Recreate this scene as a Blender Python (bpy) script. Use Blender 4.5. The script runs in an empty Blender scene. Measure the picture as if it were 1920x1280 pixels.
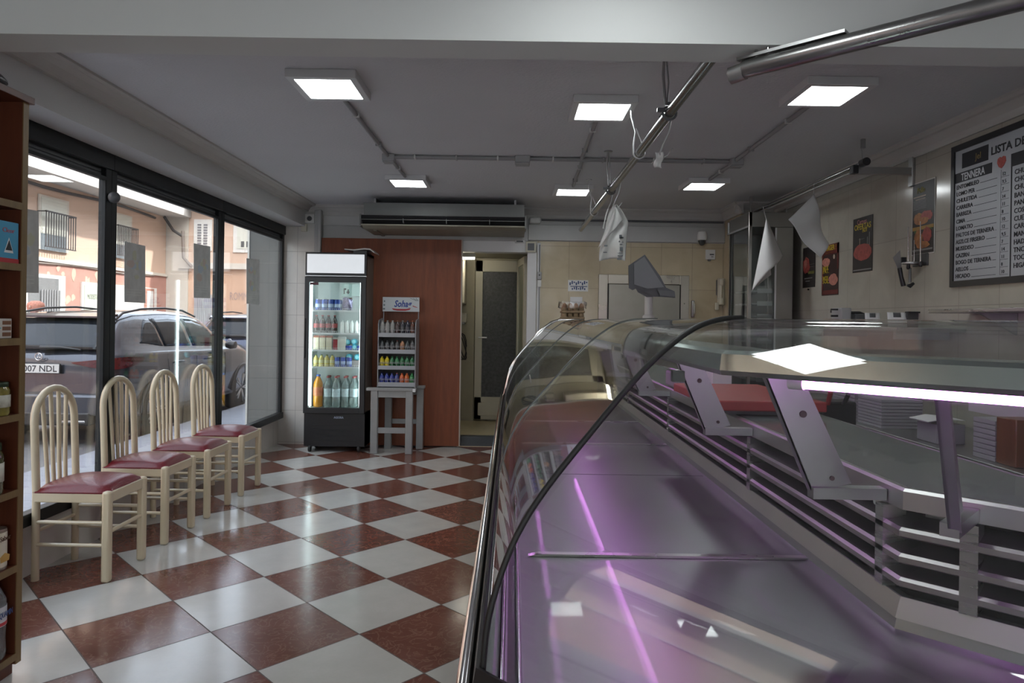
import bpy, bmesh, math, random
from mathutils import Vector, Matrix
random.seed(7)
PI = math.pi
S = bpy.context.scene
C = S.collection

# ------------------------------------------------------------------ camera, world, sun, exposure
F = 1295.0; ROLL = 0.0147; EYE = 1.36; HOR = 600.2      # focal length in px of a 1920 px frame, eye height
cam_data = bpy.data.cameras.new('camera'); cam = bpy.data.objects.new('camera', cam_data); C.objects.link(cam)
cam_data.sensor_width = 36; cam_data.lens = F/1920*36
cam_data.shift_y = -(640-HOR)/1920
cam_data.clip_start = 0.02; cam_data.clip_end = 200
_r = Vector((math.cos(ROLL), 0, math.sin(ROLL))); _u = Vector((-math.sin(ROLL), 0, math.cos(ROLL))); _f = Vector((0, 1, 0))
mw = Matrix.Identity(4)
for i in range(3):
    mw[i][0] = _r[i]; mw[i][1] = _u[i]; mw[i][2] = -_f[i]
mw[2][3] = EYE
cam.matrix_world = mw
S.camera = cam
S.view_settings.view_transform = 'Standard'; S.view_settings.look = 'None'
S.view_settings.gamma = 1; S.view_settings.use_curve_mapping = False
S.view_settings.exposure = 0.85

W = bpy.data.worlds.new('sky'); S.world = W; W.use_nodes = True
nt = W.node_tree; nt.nodes.clear()
wo = nt.nodes.new('ShaderNodeOutputWorld'); bg = nt.nodes.new('ShaderNodeBackground')
sk = nt.nodes.new('ShaderNodeTexSky'); sk.sky_type = 'NISHITA'; sk.sun_disc = False
sk.sun_elevation = math.radians(50); sk.sun_rotation = math.radians(140); sk.air_density = 1.0; sk.dust_density = 4.0
mixw = nt.nodes.new('ShaderNodeMix'); mixw.data_type = 'RGBA'; mixw.inputs['Factor'].default_value = 0.6
mixw.inputs['B'].default_value = (4.2, 4.3, 4.5, 1)
nt.links.new(sk.outputs[0], mixw.inputs['A']); nt.links.new(mixw.outputs['Result'], bg.inputs[0])
nt.links.new(bg.outputs[0], wo.inputs[0]); bg.inputs[1].default_value = 0.60

sd = bpy.data.lights.new('sun', 'SUN'); sd.energy = 5.0; sd.angle = math.radians(2); sd.color = (1, .95, .88)
sun = bpy.data.objects.new('sun', sd); C.objects.link(sun)
sun.rotation_euler = Vector((0.75, 0.25, 1.1)).to_track_quat('Z', 'Y').to_euler()

LAMP = 12.0            # strength of the ceiling panels

# ------------------------------------------------------------------ measuring helpers (pixel of the photograph -> point on a known plane)
def ray(x, y): return _r*((x-960)/F) + _u*((HOR-y)/F) + _f
def atY(x, y, Y): d = ray(x, y); return Vector((d.x*Y, Y, EYE+d.z*Y))
def atX(x, y, X): d = ray(x, y); t = X/d.x; return Vector((X, t, EYE+d.z*t))
def atZ(x, y, Z): d = ray(x, y); t = (Z-EYE)/d.z; return Vector((d.x*t, t, Z))

# ------------------------------------------------------------------ materials
_mats = {}
def M(name, col=(.8,.8,.8), rough=.5, metal=0., var=.04, vscale=8., bump=0., bscale=60., spec=.5, emit=None, es=0., trans=0., aniso=0., stretch=None, coat=0., alpha=1., rvar=0.):
    if name in _mats: return _mats[name]
    m = bpy.data.materials.new(name); m.use_nodes = True; n = m.node_tree; b = n.nodes['Principled BSDF']
    b.inputs['Roughness'].default_value = rough; b.inputs['Metallic'].default_value = metal
    b.inputs['Specular IOR Level'].default_value = spec; b.inputs['Coat Weight'].default_value = coat
    b.inputs['Transmission Weight'].default_value = trans; b.inputs['Anisotropic'].default_value = aniso
    tc = n.nodes.new('ShaderNodeTexCoord'); mp = n.nodes.new('ShaderNodeMapping'); n.links.new(tc.outputs['Object'], mp.inputs[0])
    if stretch: mp.inputs['Scale'].default_value = stretch
    no = n.nodes.new('ShaderNodeTexNoise'); no.inputs['Scale'].default_value = vscale; no.inputs['Detail'].default_value = 5
    n.links.new(mp.outputs[0], no.inputs['Vector'])
    mx = n.nodes.new('ShaderNodeMix'); mx.data_type = 'RGBA'
    mx.inputs['A'].default_value = (*[max(0, c*(1-var*2)) for c in col], 1); mx.inputs['B'].default_value = (*[min(1, c*(1+var*2)) for c in col], 1)
    n.links.new(no.outputs[0], mx.inputs['Factor']); n.links.new(mx.outputs['Result'], b.inputs['Base Color'])
    if rvar:
        mr = n.nodes.new('ShaderNodeMapRange'); mr.inputs['To Min'].default_value = max(0, rough-rvar); mr.inputs['To Max'].default_value = rough+rvar
        n.links.new(no.outputs[0], mr.inputs[0]); n.links.new(mr.outputs[0], b.inputs['Roughness'])
    if bump:
        n2 = n.nodes.new('ShaderNodeTexNoise'); n2.inputs['Scale'].default_value = bscale; n.links.new(mp.outputs[0], n2.inputs['Vector'])
        bp = n.nodes.new('ShaderNodeBump'); bp.inputs['Strength'].default_value = bump; bp.inputs['Distance'].default_value = .01
        n.links.new(n2.outputs[0], bp.inputs['Height']); n.links.new(bp.outputs[0], b.inputs['Normal'])
    if emit: b.inputs['Emission Color'].default_value = (*emit, 1); b.inputs['Emission Strength'].default_value = es
    _mats[name] = m
    return m

def M_glass(name, tint=(.9,.95,.93), gloss=1.0, rough=.02):
    if name in _mats: return _mats[name]
    m = bpy.data.materials.new(name); m.use_nodes = True; n = m.node_tree; n.nodes.clear()
    out = n.nodes.new('ShaderNodeOutputMaterial'); tr = n.nodes.new('ShaderNodeBsdfTransparent'); gl = n.nodes.new('ShaderNodeBsdfGlossy')
    tr.inputs[0].default_value = (*tint, 1); gl.inputs['Roughness'].default_value = rough; gl.inputs[0].default_value = (1,1,1,1)
    ge = n.nodes.new('ShaderNodeNewGeometry'); mr = n.nodes.new('ShaderNodeMapRange')
    mr.inputs['To Min'].default_value = 1.5; mr.inputs['To Max'].default_value = 1/1.5
    n.links.new(ge.outputs['Backfacing'], mr.inputs[0])
    fr = n.nodes.new('ShaderNodeFresnel'); n.links.new(mr.outputs[0], fr.inputs['IOR'])
    # faint streaks and wiping marks
    no = n.nodes.new('ShaderNodeTexNoise'); no.inputs['Scale'].default_value = 3; no.inputs['Detail'].default_value = 4
    tc = n.nodes.new('ShaderNodeTexCoord'); n.links.new(tc.outputs['Object'], no.inputs['Vector'])
    ml = n.nodes.new('ShaderNodeMath'); ml.operation = 'MULTIPLY'; ml.inputs[1].default_value = gloss; ml.use_clamp = True
    n.links.new(fr.outputs[0], ml.inputs[0])
    r2 = n.nodes.new('ShaderNodeMapRange'); r2.inputs['To Min'].default_value = rough*.5; r2.inputs['To Max'].default_value = rough*1.8
    n.links.new(no.outputs[0], r2.inputs[0]); n.links.new(r2.outputs[0], gl.inputs['Roughness'])
    mx = n.nodes.new('ShaderNodeMixShader'); n.links.new(ml.outputs[0], mx.inputs[0]); n.links.new(tr.outputs[0], mx.inputs[1]); n.links.new(gl.outputs[0], mx.inputs[2])
    n.links.new(mx.outputs[0], out.inputs[0]); _mats[name] = m
    return m

def M_emit(name, col, strength):
    if name in _mats: return _mats[name]
    m = bpy.data.materials.new(name); m.use_nodes = True; n = m.node_tree; n.nodes.clear()
    out = n.nodes.new('ShaderNodeOutputMaterial'); e = n.nodes.new('ShaderNodeEmission'); e.inputs[0].default_value = (*col, 1); e.inputs[1].default_value = strength
    n.links.new(e.outputs[0], out.inputs[0]); _mats[name] = m
    return m

def _math(n, op, a, b=None):
    x = n.nodes.new('ShaderNodeMath'); x.operation = op
    for i, v in enumerate((a, b)):
        if v is None: continue
        if isinstance(v, (int, float)): x.inputs[i].default_value = v
        else: n.links.new(v, x.inputs[i])
    return x.outputs[0]

def M_floor():
    m = bpy.data.materials.new('checker tiles'); m.use_nodes = True; n = m.node_tree; b = n.nodes['Principled BSDF']
    g = n.nodes.new('ShaderNodeNewGeometry'); sp = n.nodes.new('ShaderNodeSeparateXYZ'); n.links.new(g.outputs['Position'], sp.inputs[0])
    dx = _math(n, 'SUBTRACT', sp.outputs[0], -2.237); dy = _math(n, 'SUBTRACT', sp.outputs[1], 3.293)
    k = .70711/.4524
    ii = _math(n, 'MULTIPLY', _math(n, 'SUBTRACT', dx, dy), k); jj = _math(n, 'MULTIPLY', _math(n, 'ADD', dx, dy), k)
    fi = _math(n, 'FLOOR', ii); fj = _math(n, 'FLOOR', jj)
    par = _math(n, 'ABSOLUTE', _math(n, 'MODULO', _math(n, 'ADD', fi, fj), 2.0)); par = _math(n, 'GREATER_THAN', par, .5)
    ri = _math(n, 'SUBTRACT', ii, fi); rj = _math(n, 'SUBTRACT', jj, fj)
    ei = _math(n, 'MINIMUM', ri, _math(n, 'SUBTRACT', 1.0, ri)); ej = _math(n, 'MINIMUM', rj, _math(n, 'SUBTRACT', 1.0, rj))
    grout = _math(n, 'LESS_THAN', _math(n, 'MINIMUM', ei, ej), .006)
    # per tile tone
    cb = n.nodes.new('ShaderNodeCombineXYZ'); n.links.new(fi, cb.inputs[0]); n.links.new(fj, cb.inputs[1])
    wn = n.nodes.new('ShaderNodeTexWhiteNoise'); n.links.new(cb.outputs[0], wn.inputs['Vector'])
    off = n.nodes.new('ShaderNodeVectorMath'); off.operation = 'ADD'; sc = n.nodes.new('ShaderNodeVectorMath'); sc.operation = 'SCALE'; sc.inputs['Scale'].default_value = 9
    n.links.new(wn.outputs['Color'], sc.inputs[0]); n.links.new(g.outputs['Position'], off.inputs[0]); n.links.new(sc.outputs[0], off.inputs[1])
    # worm-like veins of the red tiles
    nz = n.nodes.new('ShaderNodeTexNoise'); nz.inputs['Scale'].default_value = 11; nz.inputs['Detail'].default_value = 4; nz.inputs['Distortion'].default_value = 1.6; n.links.new(off.outputs[0], nz.inputs['Vector'])
    vein = _math(n, 'ABSOLUTE', _math(n, 'SUBTRACT', nz.outputs[0], .5))
    vr = n.nodes.new('ShaderNodeMapRange'); vr.inputs['From Min'].default_value = 0; vr.inputs['From Max'].default_value = .035; vr.inputs['To Min'].default_value = .55; vr.inputs['To Max'].default_value = 0; n.links.new(vein, vr.inputs[0])
    nb = n.nodes.new('ShaderNodeTexNoise'); nb.inputs['Scale'].default_value = 9; nb.inputs['Detail'].default_value = 8; n.links.new(off.outputs[0], nb.inputs['Vector'])
    def mixc(f, a, bb):
        x = n.nodes.new('ShaderNodeMix'); x.data_type = 'RGBA'
        if isinstance(f, float): x.inputs['Factor'].default_value = f
        else: n.links.new(f, x.inputs['Factor'])
        for key, v in (('A', a), ('B', bb)):
            if isinstance(v, tuple): x.inputs[key].default_value = (*v, 1)
            else: n.links.new(v, x.inputs[key])
        return x.outputs['Result']
    red = mixc(nb.outputs[0], (.10,.030,.019), (.185,.064,.044)); red = mixc(vr.outputs[0], red, (.27,.14,.105))
    nf = n.nodes.new('ShaderNodeTexNoise'); nf.inputs['Scale'].default_value = 70; nf.inputs['Detail'].default_value = 3; n.links.new(off.outputs[0], nf.inputs['Vector'])
    wht = mixc(nb.outputs[0], (.47,.465,.43), (.60,.595,.56)); wht = mixc(_math(n, 'MULTIPLY', nf.outputs[0], .35), wht, (.45,.44,.40))
    col = mixc(par, wht, red); col = mixc(_math(n, 'MULTIPLY', wn.outputs[0], .10), col, (.3,.25,.2)); col = mixc(grout, col, (.07,.045,.035))
    n.links.new(col, b.inputs['Base Color'])
    rr = n.nodes.new('ShaderNodeMapRange'); rr.inputs['To Min'].default_value = .10; rr.inputs['To Max'].default_value = .24; n.links.new(nb.outputs[0], rr.inputs[0])
    n.links.new(_math(n, 'ADD', rr.outputs[0], _math(n, 'MULTIPLY', grout, .4)), b.inputs['Roughness'])
    bp = n.nodes.new('ShaderNodeBump'); bp.inputs['Strength'].default_value = .25; bp.inputs['Distance'].default_value = .003
    hh = _math(n, 'ADD', _math(n, 'MULTIPLY', grout, -1.0), _math(n, 'MULTIPLY', nb.outputs[0], .25)); n.links.new(hh, bp.inputs['Height']); n.links.new(bp.outputs[0], b.inputs['Normal'])
    return m

def M_tile(name, c1, c2, w, h, u='x', grout=(.35,.33,.28), gsize=.004, rough=.16, z0=0., u0=0.):
    """stacked wall tiles (not staggered) with a thin joint, laid out in metres"""
    if name in _mats: return _mats[name]
    m = bpy.data.materials.new(name); m.use_nodes = True; n = m.node_tree; b = n.nodes['Principled BSDF']
    g = n.nodes.new('ShaderNodeNewGeometry'); sp = n.nodes.new('ShaderNodeSeparateXYZ'); n.links.new(g.outputs['Position'], sp.inputs[0])
    uu = _math(n, 'DIVIDE', _math(n, 'SUBTRACT', sp.outputs[0 if u == 'x' else 1], u0), w); vv = _math(n, 'DIVIDE', _math(n, 'SUBTRACT', sp.outputs[2], z0), h)
    fu = _math(n, 'FLOOR', uu); fv = _math(n, 'FLOOR', vv); ru = _math(n, 'SUBTRACT', uu, fu); rv = _math(n, 'SUBTRACT', vv, fv)
    gu = _math(n, 'LESS_THAN', ru, gsize/w); gv = _math(n, 'LESS_THAN', rv, gsize/h); gg = _math(n, 'MAXIMUM', gu, gv)
    cb = n.nodes.new('ShaderNodeCombineXYZ'); n.links.new(fu, cb.inputs[0]); n.links.new(fv, cb.inputs[1])
    wn = n.nodes.new('ShaderNodeTexWhiteNoise'); n.links.new(cb.outputs[0], wn.inputs['Vector'])
    nz = n.nodes.new('ShaderNodeTexNoise'); nz.inputs['Scale'].default_value = 6; nz.inputs['Detail'].default_value = 6; nz.inputs['Distortion'].default_value = .8
    n.links.new(g.outputs['Position'], nz.inputs['Vector'])
    f = _math(n, 'ADD', _math(n, 'MULTIPLY', nz.outputs[0], .8), _math(n, 'MULTIPLY', wn.outputs[0], .25))
    x = n.nodes.new('ShaderNodeMix'); x.data_type = 'RGBA'; x.inputs['A'].default_value = (*c1, 1); x.inputs['B'].default_value = (*c2, 1); n.links.new(f, x.inputs['Factor'])
    y = n.nodes.new('ShaderNodeMix'); y.data_type = 'RGBA'; y.inputs['B'].default_value = (*grout, 1); n.links.new(x.outputs['Result'], y.inputs['A']); n.links.new(gg, y.inputs['Factor'])
    n.links.new(y.outputs['Result'], b.inputs['Base Color'])
    n.links.new(_math(n, 'ADD', _math(n, 'MULTIPLY', gg, .4), rough), b.inputs['Roughness'])
    bp = n.nodes.new('ShaderNodeBump'); bp.inputs['Strength'].default_value = .12; bp.inputs['Distance'].default_value = .01
    n.links.new(_math(n, 'SUBTRACT', _math(n, 'MULTIPLY', nz.outputs[0], .3), _math(n, 'MULTIPLY', gg, .5)), bp.inputs['Height']); n.links.new(bp.outputs[0], b.inputs['Normal'])
    _mats[name] = m
    return m

def M_wood(name, c1, c2, scale=2., rough=.35, axis='Z', coat=.2):
    if name in _mats: return _mats[name]
    m = bpy.data.materials.new(name); m.use_nodes = True; n = m.node_tree; b = n.nodes['Principled BSDF']
    tc = n.nodes.new('ShaderNodeTexCoord'); mp = n.nodes.new('ShaderNodeMapping'); n.links.new(tc.outputs['Object'], mp.inputs[0])
    s = [14, 14, 14]; s['XYZ'.index(axis)] = 1.2; mp.inputs['Scale'].default_value = s
    a = n.nodes.new('ShaderNodeTexNoise'); a.inputs['Scale'].default_value = scale; a.inputs['Detail'].default_value = 8; a.inputs['Distortion'].default_value = .6; n.links.new(mp.outputs[0], a.inputs['Vector'])
    c = n.nodes.new('ShaderNodeTexNoise'); c.inputs['Scale'].default_value = scale*8; c.inputs['Detail'].default_value = 3; n.links.new(mp.outputs[0], c.inputs['Vector'])
    f = _math(n, 'ADD', _math(n, 'MULTIPLY', a.outputs[0], .7), _math(n, 'MULTIPLY', c.outputs[0], .3))
    r = n.nodes.new('ShaderNodeValToRGB'); r.color_ramp.elements[0].position = .3; r.color_ramp.elements[1].position = .7
    r.color_ramp.elements[0].color = (*c1, 1); r.color_ramp.elements[1].color = (*c2, 1); n.links.new(f, r.inputs[0]); n.links.new(r.outputs[0], b.inputs['Base Color'])
    b.inputs['Roughness'].default_value = rough; b.inputs['Coat Weight'].default_value = coat; b.inputs['Coat Roughness'].default_value = .2
    _mats[name] = m
    return m

white_paint = M('white plaster', (.56,.56,.55), .75, var=.02, vscale=2, bump=.15, bscale=90)
ceil_paint = M('ceiling plaster', (.60,.60,.61), .8, var=.03, vscale=1.5, bump=.35, bscale=140, stretch=(.4,1,1))
cornice_mat = M('cornice plaster', (.50,.49,.47), .6, var=.03)
cream_tile = M_tile('cream wall tile', (.31,.295,.25), (.44,.415,.36), .335, .46, 'y', grout=(.22,.20,.17), gsize=.005, rough=.14, z0=.1)
beige_tile = M_tile('beige wall tile', (.40,.33,.22), (.56,.48,.34), .33, .45, 'x', grout=(.26,.21,.15), rough=.14, z0=.36, u0=.27)
pale_tile = M_tile('pale wall tile', (.50,.48,.44), (.64,.62,.58), .33, .34, 'x', grout=(.3,.29,.27), rough=.2, z0=.02)
pale_tile_y = M_tile('pale sill tile', (.50,.49,.44), (.66,.64,.58), .33, .5, 'y', grout=(.3,.29,.27), rough=.25, z0=-.19)
steel = M('brushed steel', (.50,.50,.49), .28, 1, var=.05, vscale=5, bump=.04, bscale=30, stretch=(1,1,14), rvar=.06)
deck_steel = M('deck steel', (.31,.315,.32), .36, 1, coat=.25, var=.05, vscale=3, bump=.012, bscale=14, rvar=.06)
dull_steel = M('dull steel', (.42,.42,.41), .42, 1, var=.06, vscale=4, rvar=.08)
chrome = M('chrome', (.66,.66,.66), .13, 1, var=.02)
galv = M('galvanised steel', (.44,.44,.44), .36, 1, var=.06, vscale=12, rvar=.08)
grey_pipe = M('grey conduit', (.30,.30,.30), .5, var=.05)
grey_box = M('grey plastic', (.34,.34,.34), .5, var=.03)
dark_grey = M('dark grey plastic', (.10,.105,.11), .42, var=.05)
black = M('black plastic', (.018,.018,.02), .35, var=.1)
black_alu = M('black aluminium', (.008,.009,.010), .4, 0, spec=.3, var=.1)
white_plastic = M('white plastic', (.62,.62,.60), .4, var=.02)
cream_plastic = M('cream plastic', (.55,.52,.42), .45, var=.03)
white_metal = M('white painted metal', (.60,.60,.60), .35, var=.02)
alu = M('aluminium', (.60,.61,.62), .34, .85, var=.03)
cream_door = M('cream door paint', (.50,.47,.36), .35, var=.03)
rubber = M('black rubber', (.012,.012,.012), .6)
cream_wood = M('cream lacquer', (.60,.52,.36), .28, var=.03, coat=.4)
red_vinyl = M('dark red vinyl', (.15,.006,.014), .34, var=.05, bump=.15, bscale=180, coat=.15)
orange_wood = M_wood('orange veneer', (.15,.034,.010), (.24,.062,.018), 1.6, .5, coat=.0)
shelf_wood = M_wood('red cherry board', (.075,.018,.007), (.115,.030,.011), 1.5, .45, coat=0)
edge_wood = M_wood('light edge band', (.15,.095,.04), (.21,.14,.06), 2, .5, coat=0)
win_glass = M_glass('window glass', (.90,.92,.92), 1.0, .012)
case_glass = M_glass('case glass', (.94,.965,.95), 1.0, .016)
fridge_glass = M_glass('fridge glass', (.93,.96,.95), .8, .012)
paper = M('white paper', (.68,.68,.67), .6, var=.02)
grey_paint = M('grey painted wood', (.27,.275,.27), .5, var=.07, vscale=12)
red_board = M('red nylon board', (.30,.035,.035), .45, var=.12, vscale=6, bump=.1)

# ------------------------------------------------------------------ mesh builder
def world_loc(o):
    v = Vector((0,0,0))
    while o: v = v + o.location; o = o.parent
    return v

class MB:
    def __init__(s): s.bm = bmesh.new(); s.mats = []; s.mi = 0
    def mat(s, m):
        if m not in s.mats: s.mats.append(m)
        s.mi = s.mats.index(m); return s
    def face(s, vs, smooth=False):
        try: f = s.bm.faces.new(vs)
        except ValueError: return None
        f.material_index = s.mi; f.smooth = smooth; return f
    def box(s, x0, x1, y0, y1, z0, z1, M4=None, bev=0):
        x0, x1 = sorted((x0, x1)); y0, y1 = sorted((y0, y1)); z0, z1 = sorted((z0, z1))
        pts = [(x0,y0,z0),(x1,y0,z0),(x1,y1,z0),(x0,y1,z0),(x0,y0,z1),(x1,y0,z1),(x1,y1,z1),(x0,y1,z1)]
        if M4 is not None: pts = [M4 @ Vector(p) for p in pts]
        v = [s.bm.verts.new(p) for p in pts]
        fs = [s.face([v[i] for i in q]) for q in ((0,3,2,1),(4,5,6,7),(0,1,5,4),(1,2,6,5),(2,3,7,6),(3,0,4,7))]
        if bev:
            es = list({e for f in fs for e in f.edges}); r = bmesh.ops.bevel(s.bm, geom=es, offset=bev, segments=2, profile=.5, affect='EDGES')
            for f in r['faces']: f.smooth = True; f.material_index = s.mi
        return s
    def prism(s, poly, fn, d0, d1, smooth=False):
        """poly: 2-D outline, fn(u, v, d) -> point, extruded from d0 to d1"""
        a = [s.bm.verts.new(fn(u, v, d0)) for u, v in poly]; b = [s.bm.verts.new(fn(u, v, d1)) for u, v in poly]
        n = len(poly); s.face(a[::-1]); s.face(b)
        for i in range(n): s.face([a[i], a[(i+1)%n], b[(i+1)%n], b[i]], smooth)
        return s
    def tube(s, path, r, seg=10, closed=False, caps=True, smooth=True, sq=False):
        path = [Vector(p) for p in path]; n = len(path)
        rr = r if isinstance(r, (list, tuple)) else [r]*n
        rings = []; up = None
        for i, p in enumerate(path):
            if closed: t = (path[(i+1)%n]-path[i-1])
            else: t = (path[min(i+1, n-1)]-path[max(i-1, 0)])
            t.normalize()
            if up is None:
                a = Vector((0,0,1)) if abs(t.z) < .9 else Vector((1,0,0)); up = (a - t*a.dot(t)).normalized()
            else: up = (up - t*up.dot(t)).normalized()
            si = t.cross(up)
            rings.append([s.bm.verts.new(p + (up*math.cos(2*PI*(k+(.5 if sq else 0))/seg) + si*math.sin(2*PI*(k+(.5 if sq else 0))/seg))*rr[i]) for k in range(seg)])
        m = n if closed else n-1
        for i in range(m):
            A, B = rings[i], rings[(i+1)%n]
            for k in range(seg): s.face([A[k], A[(k+1)%seg], B[(k+1)%seg], B[k]], smooth)
        if caps and not closed: s.face(rings[0][::-1]); s.face(rings[-1])
        return s
    def lathe(s, prof, c=(0,0,0), seg=20, axis='Z', smooth=True, sx=1, sy=1):
        c = Vector(c); rings = []
        for r, h in prof:
            ring = []
            for k in range(seg):
                a = 2*PI*k/seg; x, y = r*math.cos(a)*sx, r*math.sin(a)*sy
                p = {'Z': (x, y, h), 'Y': (x, h, y), 'X': (h, x, y)}[axis]
                ring.append(s.bm.verts.new(c+Vector(p)))
            rings.append(ring)
        for A, B in zip(rings, rings[1:]):
            for k in range(seg): s.face([A[k], A[(k+1)%seg], B[(k+1)%seg], B[k]], smooth)
        s.face(rings[0][::-1]); s.face(rings[-1])
        return s
    def grid(s, fn, nu, nv, smooth=True, wrap=False):
        V = [[s.bm.verts.new(fn(i/nu, j/nv)) for j in range(nv+1)] for i in range(nu+1)]
        for i in range(nu):
            for j in range(nv): s.face([V[i][j], V[i+1][j], V[i+1][j+1], V[i][j+1]], smooth)
        return s
    def strip(s, loops, closed_loop=True, smooth=False, caps=True):
        """loops: list of equal-length point lists, skinned one to the next"""
        R = [[s.bm.verts.new(p) for p in l] for l in loops]; n = len(R[0])
        for A, B in zip(R, R[1:]):
            for k in range(n if closed_loop else n-1): s.face([A[k], A[(k+1)%n], B[(k+1)%n], B[k]], smooth)
        if caps and closed_loop: s.face(R[0][::-1]); s.face(R[-1])
        return s
    def build(s, name, m=None, parent=None, solid=0, fix=True):
        if m is not None and not s.mats: s.mats = [m]
        bmesh.ops.remove_doubles(s.bm, verts=s.bm.verts, dist=1e-6)
        if fix: bmesh.ops.recalc_face_normals(s.bm, faces=s.bm.faces)
        for e in s.bm.edges:
            if len(e.link_faces) == 2:
                f, g = e.link_faces
                if f.smooth != g.smooth or (f.smooth and f.normal.angle(g.normal, 0) > .9): e.smooth = False
        off = world_loc(parent) if parent else None
        if off is None:
            xs = [v.co for v in s.bm.verts]
            lo = Vector([min(v[i] for v in xs) for i in range(3)]); hi = Vector([max(v[i] for v in xs) for i in range(3)])
            off = Vector(((lo.x+hi.x)/2, (lo.y+hi.y)/2, lo.z)); loc = off
        else: loc = Vector((0,0,0))
        bmesh.ops.translate(s.bm, verts=s.bm.verts, vec=-off)
        me = bpy.data.meshes.new(name); s.bm.to_mesh(me); s.bm.free()
        for x in s.mats: me.materials.append(x)
        o = bpy.data.objects.new(name, me); C.objects.link(o); o.location = loc
        if parent: o.parent = parent
        if solid:
            md = o.modifiers.new('thickness', 'SOLIDIFY'); md.thickness = solid; md.offset = 0
        return o

def tag(o, label, cat, group=None, kind=None):
    o['label'] = label; o['category'] = cat
    if group: o['group'] = group
    if kind: o['kind'] = kind
    return o
def struct(o): o['kind'] = 'structure'; return o
def thing(name, label, cat, loc, group=None):
    o = bpy.data.objects.new(name, None); C.objects.link(o); o.location = loc; o.empty_display_size = .1
    return tag(o, label, cat, group)
def kids(o): return [c for c in bpy.data.objects if c.parent == o]
def dup(o, loc, rz=0., label=None, parent=None):
    c = o.copy(); C.objects.link(c)
    if parent is None: c.location = loc; c.rotation_euler = (0, 0, rz)
    else: c.parent = parent
    if label: c['label'] = label
    for k in kids(o): dup(k, None, parent=c)
    return c

_fontcache = {}
def text(s, size, m, parent, origin, xd, yd, name='lettering', depth=.0006, width=None, align='LEFT', bold=0., shear=0.):
    """flat raised lettering; origin = left (or centre) of the baseline, xd/yd unit directions of reading and up"""
    cu = bpy.data.curves.new('t', 'FONT'); cu.body = s; cu.size = size; cu.extrude = depth; cu.align_x = align; cu.offset = bold; cu.shear = shear
    cu.resolution_u = 2
    to = bpy.data.objects.new('t', cu); C.objects.link(to)
    bpy.context.view_layer.update()
    dg = bpy.context.evaluated_depsgraph_get(); me = bpy.data.meshes.new_from_object(to.evaluated_get(dg))
    bpy.data.objects.remove(to); bpy.data.curves.remove(cu)
    xd = Vector(xd).normalized(); yd = Vector(yd).normalized(); zd = xd.cross(yd); k = 1.
    if width and len(me.vertices):
        w = max(v.co.x for v in me.vertices)-min(v.co.x for v in me.vertices); k = width/w if w else 1
    off = world_loc(parent) if parent else Vector((0,0,0)); o3 = Vector(origin)-off
    for v in me.vertices: v.co = o3 + xd*v.co.x*k + yd*v.co.y + zd*v.co.z
    me.materials.clear(); me.materials.append(m); me.name = name
    o = bpy.data.objects.new(name, me); C.objects.link(o); o.parent = parent
    return o
def merge(objs, name, parent):
    """several lettering meshes of one sign become one part"""
    bm = bmesh.new(); mats = []
    for o in objs:
        n0 = len(bm.faces); bm.from_mesh(o.data); bm.faces.ensure_lookup_table()
        mm = o.data.materials[0]
        if mm not in mats: mats.append(mm)
        for f in bm.faces[n0:]: f.material_index = mats.index(mm)
        bpy.data.objects.remove(o)
    me = bpy.data.meshes.new(name); bm.to_mesh(me); bm.free()
    for x in mats: me.materials.append(x)
    o = bpy.data.objects.new(name, me); C.objects.link(o); o.parent = parent
    return o

# ================================================================== THE ROOM
XL, XR, YB, YF, ZC = -2.49, 2.60, 7.40, -2.60, 2.56
struct(MB().box(XL-.1, XR+.1, YF, YB, -.12, 0).build('floor', M_floor()))
struct(MB().box(XL-.12, XR+.12, YF, YB+.1, ZC, ZC+.25).build('ceiling', ceil_paint))
# left wall: sill wall, lintel over the shop window, solid end behind the camera
struct(MB().box(XL-.14, XL, YF, YB, -.2, .28).build('wall_left', pale_tile_y))
o = MB().mat(white_paint).box(XL-.14, -2.22, YF, YB, 2.33, ZC).box(XL-.14, XL, YF, -.62, .28, 2.33).build('wall_left'); struct(o)
struct(MB().box(XR, XR+.12, YF, YB+.1, 0, ZC).build('wall_right', cream_tile))
struct(MB().box(XL-.14, -2.1, YF-.12, YF, 0, ZC).box(2.2, XR+.1, YF-.12, YF, 0, ZC).box(-2.1, 2.2, YF-.12, YF, 2.35, ZC).build('wall_front', white_paint))
ed = struct(MB().box(-2.1, -2.04, YF-.08, YF-.02, 0, 2.35).box(2.14, 2.2, YF-.08, YF-.02, 0, 2.35).box(-.7, -.64, YF-.08, YF-.02, 0, 2.35).box(.64, .70, YF-.08, YF-.02, 0, 2.35).box(-2.1, 2.2, YF-.08, YF-.02, 2.29, 2.35).box(-2.1, 2.2, YF-.08, YF-.02, 0, .08).build('added_entrance', black_alu))  # unseen glazed entrance, added to let daylight in from behind
MB().box(-2.05, 2.15, YF-.056, YF-.05, .07, 2.3).build('pane', win_glass, ed)
# back wall with the doorway
b = MB()
b.mat(pale_tile).box(XL-.005, -2.03, YB, YB+.12, -.2, 2.56)
b.mat(white_paint).box(-2.03, -.56, YB, YB+.12, 0, 2.56).box(-.56, .16, YB, YB+.12, 2.09, 2.56).box(.16, 2.72, YB, YB+.12, 2.21, 2.56)
b.mat(beige_tile).box(.16, 2.72, YB, YB+.12, 0, 2.21)
struct(b.build('wall_back'))
struct(MB().mat(beige_tile).box(2.26, XR, 6.86, YB, 0, 2.46).mat(white_paint).box(2.26, XR, 6.86, YB, 2.46, ZC).build('wall_pier'))
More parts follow.
